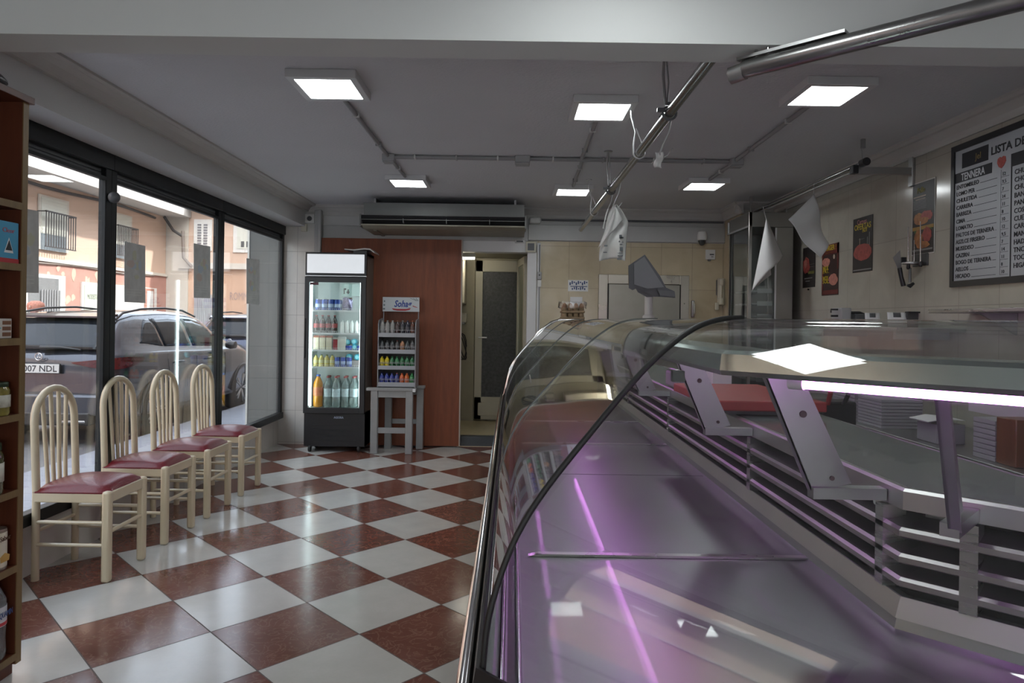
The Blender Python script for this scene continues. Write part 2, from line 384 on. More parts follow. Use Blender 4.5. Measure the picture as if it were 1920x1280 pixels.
# white boxed ledge and skirting trims of the back wall
struct(MB().box(.16, 2.26, YB-.035, YB, 2.215, 2.385, bev=.006).box(.16, 2.26, YB-.012, YB, 2.385, 2.46).build('trim_1', M('trim paint', (.40,.40,.39), .4, var=.03)))
struct(MB().box(-2.03, .16, YB-.03, YB, 2.215, 2.345, bev=.005).box(-2.03, .16, YB-.045, YB, 2.205, 2.225).build('trim_2', M('trim paint', (.40,.40,.39), .4, var=.03)))
struct(MB().box(-2.115, -2.075, YB-.06, YB, 0, 2.50, bev=.006).box(-2.07, -2.035, YB-.10, YB, 0, 2.50, bev=.006).build('trim_3', M('trim paint', (.40,.40,.39), .4, var=.03)))
# plaster cornices (profile runs along the wall)
prof = [(0,0),(0,.075),(.125,.075),(.125,.062),(.11,.052),(.095,.055),(.06,.04),(.035,.012),(.03,0)]
prof = [(u, ZC-.075+v) for u, v in prof]
struct(MB().prism(prof, lambda u, v, d: Vector((-2.22+u, d, v)), 2.38, YB).build('trim_4', cornice_mat))
profr = [(0,-.035),(0,.075),(.085,.075),(.085,.06),(.07,.045),(.055,.04),(.025,.0),(.02,-.02),(.012,-.035)]
profr = [(u, ZC-.075+v) for u, v in profr]
struct(MB().prism(profr, lambda u, v, d: Vector((XR-u, d, v)), 2.38, 6.86).build('trim_5', cornice_mat))
struct(MB().prism(profr, lambda u, v, d: Vector((d, YB-u, v)), -2.22, 2.26).build('trim_6', cornice_mat))
struct(MB().prism(profr, lambda u, v, d: Vector((2.26-u, d, v)), 6.79, YB).prism(profr, lambda u, v, d: Vector((d, 6.86-u, v)), 2.19, XR).build('trim_7', cornice_mat))
# the deep ceiling beam
struct(MB().box(XL-.1, XR+.1, 2.215, 2.37, 2.255, ZC+.01).build('ceiling_beam', M('beam plaster', (.62,.63,.61), .75, var=.02, vscale=2)))

# ------------------------------------------------------------------ shop window on the left
ysp = [-.62, .93, 2.55, 4.20, 5.79, 7.385]
for k in range(5):
    y0, y1 = ysp[k], ysp[k+1]; m0 = .0 if k == 0 else .06; m1 = .06 if k < 4 else .0
    fr = MB().mat(black_alu)
    fr.box(XL, -2.430, y0, y1, 2.235, 2.33, bev=.004)                       # head
    fr.box(XL, -2.430, y0, y1, .28, .345, bev=.004)                          # foot
    fr.box(XL, -2.445, y0, y0+.060, .28, 2.33, bev=.004)                   # stiles
    fr.box(XL, -2.445, y1-.060, y1, .28, 2.33, bev=.004)
    fr.box(-2.475, -2.445, y0+.05, y1-.05, 2.165, 2.185)                    # rail under the shutter slot
    fr.box(-2.442, -2.436, y0+.06, y1-.06, 2.232, 2.238)
    w = struct(fr.build('window_%d' % (k+1)))
    sl = MB(); 
    for q in range(2): sl.box(-2.510, -2.475, y0+.05, y1-.05, 2.186+q*.025, 2.209+q*.025, bev=.003)
    sl.build('shutter_slat', dark_grey, w)
    MB().box(-2.464, -2.458, y0+.06, y1-.06, .34, 2.17).build('pane', win_glass, w)
struct(MB().box(-2.495, -2.470, -.62, 7.34, .268, .282).build('trim_8', alu))

# ------------------------------------------------------------------ doorway to the back room
dj = MB().box(.155, .255, YB-.03, YB+.14, 0, 2.16, bev=.004).box(-.60, .255, YB-.03, YB+.14, 2.085, 2.205, bev=.004).box(.262, .295, YB-.02, YB, 0, 2.19)
struct(dj.build('trim_9', white_metal))
back_cream = M('back room paint', (.36,.33,.24), .6, var=.04)
struct(MB().box(-1.3, .75, YB+.12, 8.8, -.05, .10).build('floor', M('back room floor', (.42,.36,.22), .3, var=.12, vscale=20)))
struct(MB().box(-.56, .16, YB+.02, YB+.12, 0, .105).build('baseboard_1', M('dark step', (.04,.045,.05), .4)))
struct(MB().box(-1.3, -1.2, YB+.12, 8.8, .1, 2.3).box(.65, .75, YB+.12, 8.8, .1, 2.3).box(-1.3, -.47, 8.62, 8.72, .1, 2.3).box(.30, .75, 8.62, 8.72, .1, 2.3).box(-.47, .30, 8.66, 8.72, .1, 2.3).build('wall_back_room', back_cream))
struct(MB().box(-1.3, .75, YB+.12, 8.8, 2.13, 2.2).build('ceiling', back_cream))
d = MB().mat(cream_door)
X0, X1 = -.46, .29
d.box(X0, X0+.09, 8.60, 8.66, .12, 2.10, bev=.004).box(X1-.11, X1, 8.60, 8.66, .12, 2.10, bev=.004).box(X0, X1, 8.60, 8.66, .12, .40, bev=.004).box(X0, X1, 8.60, 8.66, 1.96, 2.10, bev=.004)
d.box(X0+.05, X1-.05, 8.592, 8.60, .17, .33, bev=.003)
d1 = struct(d.build('door_1'))
rg = M('reeded dark glass', (.10,.105,.105), .18, var=.3, vscale=30, bump=.8, bscale=120)
gp = MB().box(X0+.09, X1-.11, 8.622, 8.636, .40, 1.96)
for i in range(13): gp.box(X0+.1+i*.0415, X0+.106+i*.0415, 8.618, 8.623, .40, 1.96)
for i in range(38): gp.box(X0+.09, X1-.11, 8.619, 8.622, .42+i*.041, .425+i*.041)
gp.build('pane', rg, d1)
MB().tube([(X0+.05,8.60,1.14),(X0+.05,8.56,1.14),(X0+.15,8.56,1.14)], .009).build('door_handle', alu, d1)
MB().tube([(X1-.06,8.60,1.11),(X1-.06,8.57,1.11)], [.02,.024]).build('door_knob', alu, d1)
# the white door leaf standing open against the right jamb
R = Matrix.Translation((.145, YB+.13, 0)) @ Matrix.Rotation(math.radians(97), 4, 'Z')
lf = MB().box(0, .60, -.02, .02, .12, .55, R).box(0, .08, -.02, .02, .12, 2.06, R).box(.52, .60, -.02, .02, .12, 2.06, R).box(0, .60, -.02, .02, 1.98, 2.06, R)
d2 = struct(lf.build('door_2', cream_door))
MB().box(.08, .52, -.006, .006, .55, 1.98, R).build('pane', M('olive frosted glass', (.22,.23,.16), .3, var=.1), d2)
# wall cabinet, coat hook and light in the back room
t = thing('wall_cabinet', 'small cream cabinet high on the left in the doorway behind the sliding door', 'cabinet', (-.72, 8.45, 1.55))
MB().box(-.85, -.57, 8.30, 8.60, 1.55, 2.08, bev=.004).build('body', cream_door, t); MB().box(-.845, -.575, 8.285, 8.30, 1.56, 2.07, bev=.003).build('door', cream_plastic, t)
cc = [( -.60+.05*math.cos(a*2*PI/12+k*.5), 8.40+.01*k, 1.03+.16*math.sin(a*2*PI/12)) for k in range(3) for a in range(12)]
tag(MB().tube(cc, .007, 6).build('cable_coil', rubber), 'black cable coiled on the wall inside the doorway', 'cable')
t = thing('soap_dispenser', 'pale dispenser on the wall below the cream cabinet', 'dispenser', (-.60, 8.55, 1.30))
MB().box(-.66, -.56, 8.50, 8.62, 1.32, 1.44, bev=.012).build('body', cream_plastic, t); MB().box(-.64, -.58, 8.49, 8.53, 1.30, 1.33, bev=.006).build('push_bar', grey_box, t)
t = thing('strip_light', 'short lit strip light on the ceiling of the back room', 'lamp', (-.62, 8.1, 2.075))
MB().box(-.82, -.44, 8.06, 8.14, 2.09, 2.13, bev=.005).build('housing', white_plastic, t); MB().tube([(-.81,8.10,2.08),(-.45,8.10,2.08)], .014).build('tube', M_emit('strip glow', (1,.92,.75), 26), t)

# big sliding door of orange veneer
t = thing('sliding_door', 'tall orange wood sliding door beside the fridge', 'door', (-1.27, YB-.05, 0))
MB().box(-2.03, -.545, YB-.075, YB-.035, .015, 2.205, bev=.002).build('panel', orange_wood, t)
MB().box(-.547, -.535, YB-.08, YB-.03, .015, 2.205).build('edge_strip', M('pale edge strip', (.42,.36,.30), .4), t)
# door closer and sensor over the doorway
t = thing('door_sensor', 'small black and white sensor over the doorway under the air conditioner', 'sensor', (.07, YB-.06, 2.17))
MB().box(.02, .12, YB-.075, YB-.03, 2.185, 2.21, bev=.004).build('body', white_plastic, t); MB().box(.035, .105, YB-.08, YB-.07, 2.19, 2.204).build('window', black, t)
t = thing('junction_cover', 'square cable box with open cover on the door frame top', 'box', (.20, YB-.05, 2.09))
MB().box(.135, .245, YB-.06, YB-.03, 2.085, 2.20, bev=.004).build('body', cream_plastic, t); MB().box(.155, .225, YB-.066, YB-.058, 2.105, 2.18).build('cover', dark_grey, t)
t = thing('door_buzzer', 'grey push switch on the white door frame', 'switch', (.285, YB-.03, 1.72))
MB().box(.262, .308, YB-.045, YB-.018, 1.80, 1.88, bev=.004).build('body', grey_box, t); MB().box(.264, .306, YB-.042, YB-.018, 1.72, 1.795, bev=.004).build('cover', white_plastic, t)
MB().lathe([(.008,0),(.008,-.01),(.001,-.012)], (.285, YB-.045, 1.845), 12, 'Y').build('button', black, t); MB().tube([(.285,YB-.028,1.88),(.285,YB-.028,2.17)], .004, 6).build('cord', dark_grey, t); MB().tube([(.285,YB-.028,1.72),(.285,YB-.028,1.0)], .003, 6).build('cord', dark_grey, t)

# ------------------------------------------------------------------ ceiling panels
def lamp(x, y, label, z=2.518):
    t = thing('ceiling_light', label, 'lamp', (x, y, z), 'square ceiling panels')
    b = MB().mat(white_metal); a, c = .172, .182
    b.box(x-a, x+a, y-c, y-c+.035, z, ZC, bev=.003).box(x-a, x+a, y+c-.035, y+c, z, ZC, bev=.003).box(x-a, x-a+.035, y-c+.03, y+c-.03, z, ZC, bev=.003).box(x+a-.035, x+a, y-c+.03, y+c-.03, z, ZC, bev=.003)
    b.build('frame', parent=t)
    MB().box(x-a+.03, x+a-.03, y-c+.03, y+c-.03, z+.003, z+.012).build('diffuser', M_emit('panel glow', (.93,.98,1), LAMP), t)
for x, y, l in ((-.944,3.515,'square lit ceiling panel nearest the window in the front row'), (.48,3.83,'square lit ceiling panel in the middle of the front row'),
                (1.58,3.51,'square lit ceiling panel on the right of the front row'), (-.907,5.94,'small far ceiling panel over the drinks fridge side'),
                (.53,6.24,'small far ceiling panel in the middle near the hanging bag'), (1.615,5.885,'small far ceiling panel on the right near the wall cooler')):
    lamp(x, y, l)
for x, y, l in ((.31,1.70,'square ceiling panel just before the beam, seen mirrored in the curved glass'),(-.93,-.5,'unseen ceiling panel added behind the viewer on the window side'),(.45,-.7,'unseen ceiling panel added behind the viewer in the middle'),(1.6,-.5,'unseen ceiling panel added behind the viewer at the right wall')): lamp(x, y, l)  # panels behind the viewer are unseen, added to light the room

# conduits and junction boxes on the ceiling
YC = 5.07
def conduit(pts, label, r=.011, clips=2, pair=0):
    t = thing('ceiling_conduit', label, 'pipe', (pts[0][0], pts[0][1], 2.53), 'grey conduits on the ceiling')
    offs = [0] if not pair else [-pair, pair]
    for q in offs: MB().tube([(x, y+q, 2.545) for x, y in pts], r, 10).build('pipe', grey_pipe, t)
    (x0, y0), (x1, y1) = pts[0], pts[-1]
    for k in range(clips):
        f = (k+.5)/clips; x, y = x0+(x1-x0)*f, y0+(y1-y0)*f; dx, dy = ((.006, .032) if abs(x1-x0) > abs(y1-y0) else (.02, .006))
        MB().box(x-dx, x+dx, y-dy, y+dy, 2.530, 2.56, bev=.002).build('clip', white_plastic if k % 2 == 0 else grey_box, t)
conduit([(-.88,YC),(.03,YC)], 'grey twin conduit running along the ceiling left of the middle junction box', clips=3, pair=.016)
conduit([(.10,YC),(1.57,YC)], 'grey twin conduit running along the ceiling right of the middle junction box', clips=4, pair=.016)
conduit([(-.93,3.70),(-.925,5.03)], 'grey conduit from the front left ceiling panel to its junction box', .013)
conduit([(-.92,5.11),(-.91,5.76)], 'short grey conduit down to the far left ceiling panel', .013, 1)
conduit([(.48,4.02),(.49,5.05)], 'grey conduit from the front middle ceiling panel to the cross conduit', .013)
conduit([(.50,5.09),(.52,6.06)], 'grey conduit from the cross conduit to the far middle ceiling panel', .013)
conduit([(1.59,3.70),(1.61,5.02)], 'grey conduit from the front right ceiling panel to its junction box', .013)
conduit([(1.62,5.10),(1.615,5.70)], 'short grey conduit down to the far right ceiling panel', .013, 1)
for x, y, l in ((-.92,YC,'small grey junction box on the ceiling nearest the window'), (.06,YC,'grey junction box at the middle of the ceiling'), (1.62,YC-.02,'small grey junction box on the ceiling at the right')):
    t = thing('junction_box', l, 'box', (x, y, 2.50), 'ceiling junction boxes')
    w = .055 if x == .06 else .045
    MB().box(x-w, x+w, y-w, y+w, 2.51, 2.56, bev=.005).build('body', grey_box, t); MB().box(x-w+.004, x+w-.004, y-w+.004, y+w-.004, 2.500, 2.51, bev=.003).build('cover', grey_box, t)

# air conditioner
AX0, AX1, AY0, AY1 = -1.495, .125, 6.70, 7.34
t = thing('air_conditioner', 'long grey ceiling air conditioner above the orange door', 'air conditioner', (-.69, 7.0, 2.24))
unit = M('aged grey casing', (.17,.175,.17), .45, var=.05)
b = MB().mat(unit)
pf = [(AY0+.05,2.49),(AY1,2.49),(AY1,2.275),(AY0+.22,2.265),(AY0+.10,2.335),(AY0+.05,2.37)]
b.prism(pf, lambda u, v, d: Vector((d, u, v)), AX0+.03, AX1-.02)
b.build('casing', parent=t)
MB().prism([(AY0+.02,2.368),(AY0+.10,2.368),(AY0+.24,2.25),(AY0+.10,2.262),(AY0,2.345)], lambda u, v, d: Vector((d, u, v)), AX0+.012, AX1-.002).build('air_slot', black, t)
b = MB()
for z, y in ((2.365,AY0+.012),(2.322,AY0+.016),): b.box(AX0+.01, AX1, y, y+.012, z-.003, z+.003)
b.box(AX0, AX0+.014, AY0, AY0+.2, 2.25, 2.372); b.box(AX1-.014, AX1, AY0, AY0+.2, 2.25, 2.372)
b.build('grille_trim', M('grille trim', (.14,.14,.135), .4), t)
for k in range(3): MB().box(AX0+.42+k*.42, AX0+.425+k*.42, AY0+.01, AY0+.12, 2.29, 2.365).build('grille_divider', unit, t)
MB().box(AX0+.10, AX0+.13, AY0+.20, AY1, 2.232, 2.27).box(AX0+.015, AX1, AY0+.005, AY0+.02, 2.262, 2.275).prism([(AY0+.02,2.262),(AY0+.10,2.242),(AY1,2.242),(AY1,2.275),(AY0+.02,2.275)], lambda u, v, d: Vector((d, u, v)), AX0+.02, AX1-.01).build('bottom_tray', M('tray casing', (.24,.225,.175), .5, var=.12), t)
for x in (AX0+.1, AX1-.12):
    MB().box(x, x+.02, AY0+.2, AY0+.4, 2.485, 2.56).build('hanger', galv, t)
# wall pipe under the cornice on the right and its elbow box
t = thing('wall_pipe', 'dark horizontal pipe under the cornice of the back wall', 'pipe', (1.2, YB-.04, 2.42))
MB().tube([(.30,YB-.03,2.435),(2.24,YB-.03,2.435)], .011).build('pipe', dark_grey, t); MB().box(.17, .29, YB-.07, YB, 2.395, 2.46, bev=.015).build('elbow_box', white_plastic, t)
# alarm speaker, box near the window corner
t = thing('alarm_sounder', 'square alarm with round eye high in the corner by the window', 'alarm', (-2.16, YB-.04, 2.36))
MB().box(-2.22, -2.12, YB-.05, YB, 2.365, 2.46, bev=.005).build('body', white_plastic, t); MB().lathe([(.026,0),(.026,-.008),(.016,-.012),(.001,-.010)], (-2.17, YB-.05, 2.41), 20, 'Y').build('eye', dark_grey, t)
t = thing('sensor_box', 'small yellowed box on the wall below the alarm', 'box', (-2.235, YB-.03, 2.27))
MB().box(-2.265, -2.205, YB-.04, YB, 2.275, 2.355, bev=.005).build('body', cream_plastic, t)

# ------------------------------------------------------------------ things on the back wall, right side
t = thing('security_camera', 'white dome camera under the ledge near the back right corner', 'camera', (2.02, YB-.09, 2.19))
MB().lathe([(.005,.14),(.045,.135),(.052,.10),(.052,.055),(.045,.045)], (2.0, YB-.085, 2.19), 20).build('housing', white_plastic, t)
MB().lathe([(.001,-.012),(.02,-.006),(.034,.018),(.040,.046),(.001,.047)], (2.0, YB-.085, 2.19), 20).build('dome', M('smoked dome', (.05,.05,.05), .08), t)
MB().box(1.985, 2.015, YB-.09, YB-.03, 2.29, 2.32).build('bracket', white_plastic, t)
t = thing('thermostat', 'white thermostat box on beige tiles under the dome camera', 'thermostat', (2.12, YB-.02, 2.06))
MB().box(2.06, 2.16, YB-.028, YB, 2.04, 2.145, bev=.004).build('body', white_plastic, t); MB().box(2.10, 2.145, YB-.031, YB-.027, 2.085, 2.10).box(2.115, 2.14, YB-.031, YB-.027, 2.065, 2.072).build('dial', dark_grey, t); MB().box(2.085, 2.115, YB-.025, YB-.005, 2.025, 2.04).build('foot', dark_grey, t)
t = thing('intercom_phone', 'cream intercom handset on the wall beside the tall cooler', 'telephone', (2.21, YB-.05, 1.62))
b = MB().box(2.19, 2.262, YB-.05, YB, 1.55, 1.84, bev=.01); b.build('base', cream_plastic, t)
MB().box(2.195, 2.225, YB-.095, YB-.05, 1.56, 1.83, bev=.012).box(2.16, 2.20, YB-.06, YB-.03, 1.50, 1.58, bev=.008).box(2.19, 2.232, YB-.11, YB-.05, 1.76, 1.835, bev=.012).box(2.19, 2.232, YB-.11, YB-.05, 1.555, 1.63, bev=.012).build('handset', cream_plastic, t)
MB().box(2.172, 2.18, YB-.04, YB-.03, 1.66, 1.82).build('slot', dark_grey, t)
# steel cold room door
t = thing('cold_room_door', 'brushed steel cold room door in the beige tiled wall', 'door', (1.38, YB-.04, 0))
b = MB(); x0, x1, zt = .92, 1.885, 1.865
b.box(x0, x0+.10, YB-.03, YB, .05, zt, bev=.004).box(x1-.10, x1, YB-.03, YB, .05, zt, bev=.004).box(x0+.1, x1-.1, YB-.03, YB, zt-.10, zt, bev=.004)
b.build('frame', M('frame steel', (.42,.39,.33), .3, 1, var=.08, vscale=5, rvar=.1), t)
MB().box(x0+.10, x1-.10, YB-.06, YB-.005, .07, zt-.10, bev=.008).build('panel', M('door steel', (.30,.285,.245), .30, 1, var=.05, vscale=8), t)
MB().box(x0+.095, x0+.103, YB-.064, YB-.03, .07, zt-.1).box(x1-.103, x1-.095, YB-.064, YB-.03, .07, zt-.1).build('seal', rubber, t)
hb = MB().box(1.915, 1.945, YB-.045, YB, 1.42, 1.60, bev=.008); hb.build('latch', galv, t)
MB().tube([(1.93,YB-.04,1.58),(1.93,YB-.09,1.56),(1.93,YB-.09,1.46),(1.93,YB-.04,1.44)], .008).build('door_handle', M('pale handle', (.5,.48,.42), .4), t)
blueink = M('blue ink', (.03,.06,.16), .6); ink = M('black ink', (.02,.02,.022), .6)
t = thing('taped_notice', 'small blue and white notice taped on the beige tiles', 'notice', (.70, YB-.01, 1.70))
MB().box(.595, .81, YB-.003, YB-.0005, 1.68, 1.80).build('sheet', paper, t)
b = MB(); 
for k in range(9): x = .61+k*.022; b.box(x, x+.014, YB-.0042, YB-.003, 1.745+.012*(k%3), 1.775+.008*((k*2)%3))
for k in range(7): x = .635+k*.022; b.box(x, x+.013, YB-.0042, YB-.003, 1.695+.006*(k%2), 1.715+.01*(k%3))
b.box(.62, .80, YB-.0042, YB-.003, 1.728, 1.736)
b.build('lettering', blueink, t)
tag(MB().mat(paper).box(.62, .75, YB-.003, YB-.0005, 1.52, 1.62).build('blank_notice'), 'plain white sheet on the beige tiles below the blue notice', 'notice')

# ================================================================== DRINKS FRIDGE
fx0, fx1, fy0, fy1 = -2.088, -1.472, 6.95, 7.31
def fz(y): return atY(628, y, fy0).z
zt, zb = fz(473), fz(838)
t = thing('drinks_fridge', 'tall black glass-door drinks fridge with a blank white lit header', 'fridge', ((fx0+fx1)/2, 7.13, 0))
w_ = .022
b = MB().mat(M('fridge side', (.17,.15,.13), .4, 0, var=.06))
b.box(fx1-w_, fx1, fy0+.03, fy1, zb, zt, bev=.003).box(fx0, fx0+w_, fy0+.03, fy1, zb, zt, bev=.003).box(fx0, fx1, fy0+.03, fy1, zt-.03, zt).box(fx0+w_, fx1-w_, fy1-.02, fy1, zb, zt)
b.build('cabinet', parent=t)
inn = M('fridge lining', (.70,.76,.74), .35, var=.02)
zf, zc = fz(766), fz(524)
b = MB().mat(inn)
b.box(fx0+.03, fx1-.03, fy1-.045, fy1-.021, zf-.02, zc).box(fx0+w_+.001, fx0+.045, fy0+.035, fy1-.03, zf-.02, zc).box(fx1-.045, fx1-w_-.001, fy0+.035, fy1-.03, zf-.02, zc).box(fx0+.04, fx1-.04, fy0+.04, fy1-.04, zf-.03, zf).box(fx0+.04, fx1-.04, fy0+.04, fy1-.04, zc, zc+.02)
b.build('lining', parent=t)
MB().box(fx0, fx1, fy0+.028, fy1, zb, zf-.035, bev=.004).build('motor_housing', black, t)
g = MB()
for k in range(4): z = zb+.06+k*.05; g.box(fx0+.09, fx1-.09, fy0+.024, fy0+.030, z, z+.008)
g.build('vent_grille', black, t)
b = MB().mat(black); zh0, zh1 = fz(516), zt
b.box(fx0, fx1, fy0+.004, fy0+.05, zh0, zh1, bev=.004); b.build('header_box', parent=t)
MB().box(fx0+.018, fx1-.022, fy0-.004, fy0+.006, zh0+.022, zh1-.018, bev=.003).build('header_panel', M('header panel', (.58,.60,.62), .3, emit=(.9,.95,1), es=.30), t)
MB().box(fx0, fx1, fy0, fy0+.03, zh0-.010, zh0-.002).build('header_trim', alu, t)
# door with its glass
dz0, dz1 = fz(775), fz(519)
b = MB().mat(black)
b.box(fx0, fx0+.047, fy0-.012, fy0+.028, dz0, dz1, bev=.004).box(fx1-.055, fx1, fy0-.012, fy0+.028, dz0, dz1, bev=.004).box(fx0+.04, fx1-.05, fy0-.012, fy0+.028, fz(529), dz1, bev=.004).box(fx0+.04, fx1-.05, fy0-.012, fy0+.028, dz0, fz(764), bev=.004)
dr = b.build('door', parent=t)
MB().box(fx0+.045, fx1-.053, fy0+.004, fy0+.010, fz(764.5), fz(528.5)).build('pane', fridge_glass, dr)
MB().box(fx0+.006, fx0+.016, fy0-.026, fy0-.008, .95, 1.35, bev=.004).build('door_handle', black, dr)
# light tube in the left jamb; right one added for its window reflection
MB().box(fx0+.05, fx0+.062, fy0+.045, fy0+.058, zf+.02, zc-.02).build('light_strip', M_emit('fridge glow', (.80,.95,1), 7), t)
MB().box(fx1-.068, fx1-.056, fy0+.045, fy0+.058, zf+.02, zc-.02).build('light_strip', M_emit('fridge glow', (.80,.95,1), 7), t)
# wire shelves
wire = M('white wire', (.75,.78,.78), .3, var=.02)
shz = [fz(583), fz(626), fz(658), fz(690)]
for z in shz:
    b = MB().box(fx0+.05, fx1-.05, fy0+.05, fy0+.058, z-.006, z+.012).box(fx0+.05, fx1-.05, fy1-.06, fy1-.05, z-.006, z+.004)
    for k in range(27): x = fx0+.055+k*.0193; b.box(x, x+.0035, fy0+.055, fy1-.05, z-.002, z+.002)
    for k in range(27): x = fx0+.055+k*.0193; b.box(x, x+.0025, fy0+.049, fy0+.053, z, z+.028)
    b.box(fx0+.05, fx1-.05, fy0+.049, fy0+.053, z+.026, z+.029)
    b.build('wire_shelf', wire, t)
for x, y in ((fx0+.06, fy0+.06), (fx1-.06, fy0+.06), (fx0+.06, fy1-.06), (fx1-.06, fy1-.06)):
    b = MB().lathe([(.001,-.012),(.03,-.012),(.033,-.008),(.033,.008),(.03,.012),(.001,.012)], (x, y-.02, .033), 16, 'X').box(x-.02, x+.02, y-.03, y+.02, .05, zb+.005, bev=.004)
    b.build('caster', rubber, t)
q = [text('AGORA', .030, M('grey blue print', (.35,.42,.55), .4), t, (-1.785, fy0+.026, fz(785)), (1,0,0), (0,0,1), width=.10, bold=.001)]
q[0].name = 'logo'
# sticker on the glass
MB().box(fx0+.05, fx0+.135, fy0+.000, fy0+.004, fz(534.5), fz(529.5)).build('sticker', M('maroon sticker', (.10,.03,.04), .5), dr)
# blind shelf behind the upper glass
MB().box(fx0+.30, fx1-.07, fy1-.09, fy1-.046, fz(553), fz(529)).build('back_card', M('mint card', (.55,.68,.64), .5), t)
MB().box(fx0+.325, fx0+.335, fy1-.093, fy1-.09, fz(549), fz(538)).box(fx0+.335, fx0+.35, fy1-.093, fy1-.09, fz(541), fz(538)).box(fx0+.355, fx0+.385, fy1-.093, fy1-.09, fz(547), fz(544)).box(fx0+.365, fx0+.378, fy1-.093, fy1-.09, fz(549), fz(540)).build('card_print', ink, t)

def bottle(name, h, r, body, cap, neck=.38, labelc=None, waist=False, mat=None, tilt=None):
    root = bpy.data.objects.new(name, None); C.objects.link(root); root.empty_display_size = .05
    n = h*(1-neck)
    pr = [(.001,0),(r*.82,0),(r,r*.2),(r,n*.45)] + ([(r*.90,n*.5),(r*.90,n*.58),(r,n*.65)] if waist else []) + [(r,n),(r*.86,n+h*neck*.25),(r*.5,n+h*neck*.6),(r*.36,n+h*neck*.75),(r*.36,h*.955)]
    MB().lathe(pr, (0,0,0), 18).build('body', mat or M('drink '+str(body), body, .15, var=.03, coat=.5), root)
    MB().lathe([(r*.42,h*.945),(r*.44,h*.95),(r*.44,h*.995),(r*.38,h)], (0,0,0), 14).build('cap', M('cap '+str(cap), cap, .4), root)
    if labelc: MB().lathe([(r*1.015,n*.5),(r*1.02,n*.5),(r*1.02,n*.88),(r*1.015,n*.88)], (0,0,0), 18).build('label_wrap', M('wrap '+str(labelc), labelc, .4, var=.25, vscale=30), root)
    return root
def can(name, h, r, body, top=(.6,.6,.6), band=None):
    root = bpy.data.objects.new(name, None); C.objects.link(root)
    MB().lathe([(.001,0),(r*.8,0),(r,h*.05),(r,h*.92),(r*.84,h)], (0,0,0), 18).build('body', M('can '+str(body), body, .3, .2, var=.2, vscale=25), root)
    MB().lathe([(.001,h-.002),(r*.82,h-.002),(r*.86,h),(r*.86,h+.004),(r*.80,h+.004),(.001,h)], (0,0,0), 18).build('lid', galv, root)
    if band: MB().lathe([(r*1.01,h*.3),(r*1.012,h*.3),(r*1.012,h*.62),(r*1.01,h*.62)], (0,0,0), 18).build('label_wrap', M('wrap '+str(band), band, .4, var=.2, vscale=40), root)
    return root
def put(proto, x, y, z, label, cat, group=None, first=[None], rz=0, tilt=0):
    """first use takes the prototype itself, later uses copy it with its parts"""
    if proto.get('used'): o = dup(proto, (x, y, z), rz)
    else: o = proto; o.location = (x, y, z); o.rotation_euler = (0,0,rz); o['used'] = 1
    o['label'] = label; o['category'] = cat
    if group: o['group'] = group
    elif 'group' in o: del o['group']
    return o
clear_pl = M('water plastic', (.55,.66,.64), .08, var=.04, trans=.75, spec=.6)
yy = fy0+.13
# shelf 1: multipack of blue cans and a carton
p = can('soda_can', .115, .03, (.02,.07,.35), band=(.45,.55,.75))
for k in range(8): put(p, fx0+.10+(k % 4)*.066, yy+(k//4)*.07, shz[0]+.003, 'blue drink can in the pack on the top fridge shelf', 'can', 'blue cans on the top fridge shelf')
t2 = thing('snack_bag', 'crumpled silver and purple snack bag beside the blue cans in the fridge', 'bag', (fx0+.42, yy, shz[0]+.005))
bx = fx0+.40
MB().grid(lambda u, v: Vector((bx-.05+.10*u, yy+.0-.02*math.sin(PI*u)*math.sin(PI*v)+.006*math.sin(9*u+7*v), shz[0]+.004+.13*v+.01*math.sin(5*u))), 10, 10).build('front', M('silver purple film', (.30,.26,.40), .25, .4, var=.5, vscale=25), t2, solid=.004)
MB().box(bx-.045, bx+.045, yy+.01, yy+.02, shz[0]+.125, shz[0]+.14, bev=.004).build('top_seam', M('brown seam', (.15,.08,.06), .5), t2)
# shelf 2: dark bottles left, white yogurt drinks right
p = bottle('dark_bottle', .185, .029, (.03,.012,.008), (.30,.02,.02), labelc=(.35,.06,.06))
for k in range(4): put(p, fx0+.085+k*.062, yy, shz[1]+.003, 'dark cola bottle on the left of the second fridge shelf', 'bottle', 'dark bottles on the second fridge shelf')
p = bottle('white_bottle', .135, .022, (.72,.74,.70), (.65,.70,.68), .25)
for k in range(5): put(p, fx1-.262+k*.048, yy-.01, shz[1]+.003, 'small white yogurt bottle at the right of the second fridge shelf', 'bottle', 'white bottles in the fridge')
# shelf 3: cream cartons, red packs and round blue packs
def carton(name, w, d, h, c, c2):
    root = bpy.data.objects.new(name, None); C.objects.link(root)
    MB().box(-w/2, w/2, -d/2, d/2, 0, h*.86, bev=.003).build('body', M('carton '+str(c), c, .45, var=.1, vscale=20), root)
    MB().prism([(-d/2,h*.86),(d/2,h*.86),(.004,h),(-.004,h)], lambda u, v, q: Vector((q, u, v)), -w/2, w/2).build('top', M('carton '+str(c2), c2, .45, var=.1), root)
    return root
p = carton('juice_carton', .058, .058, .15, (.60,.52,.36), (.42,.12,.06))
for k in range(3): put(p, fx0+.09+k*.066, yy, shz[2]+.003, 'cream and orange carton on the third fridge shelf', 'carton', 'cream cartons in the fridge')
p = carton('red_carton', .045, .05, .13, (.32,.02,.03), (.55,.50,.45))
put(p, fx0+.285, yy, shz[2]+.003, 'narrow dark red carton on the third fridge shelf', 'carton')
p = carton('pale_carton', .08, .06, .14, (.62,.60,.52), (.6,.6,.56))
put(p, fx0+.35, yy, shz[2]+.003, 'wide pale carton in the middle of the third fridge shelf', 'carton')
p = can('blue_tin', .05, .034, (.02,.05,.32)); 
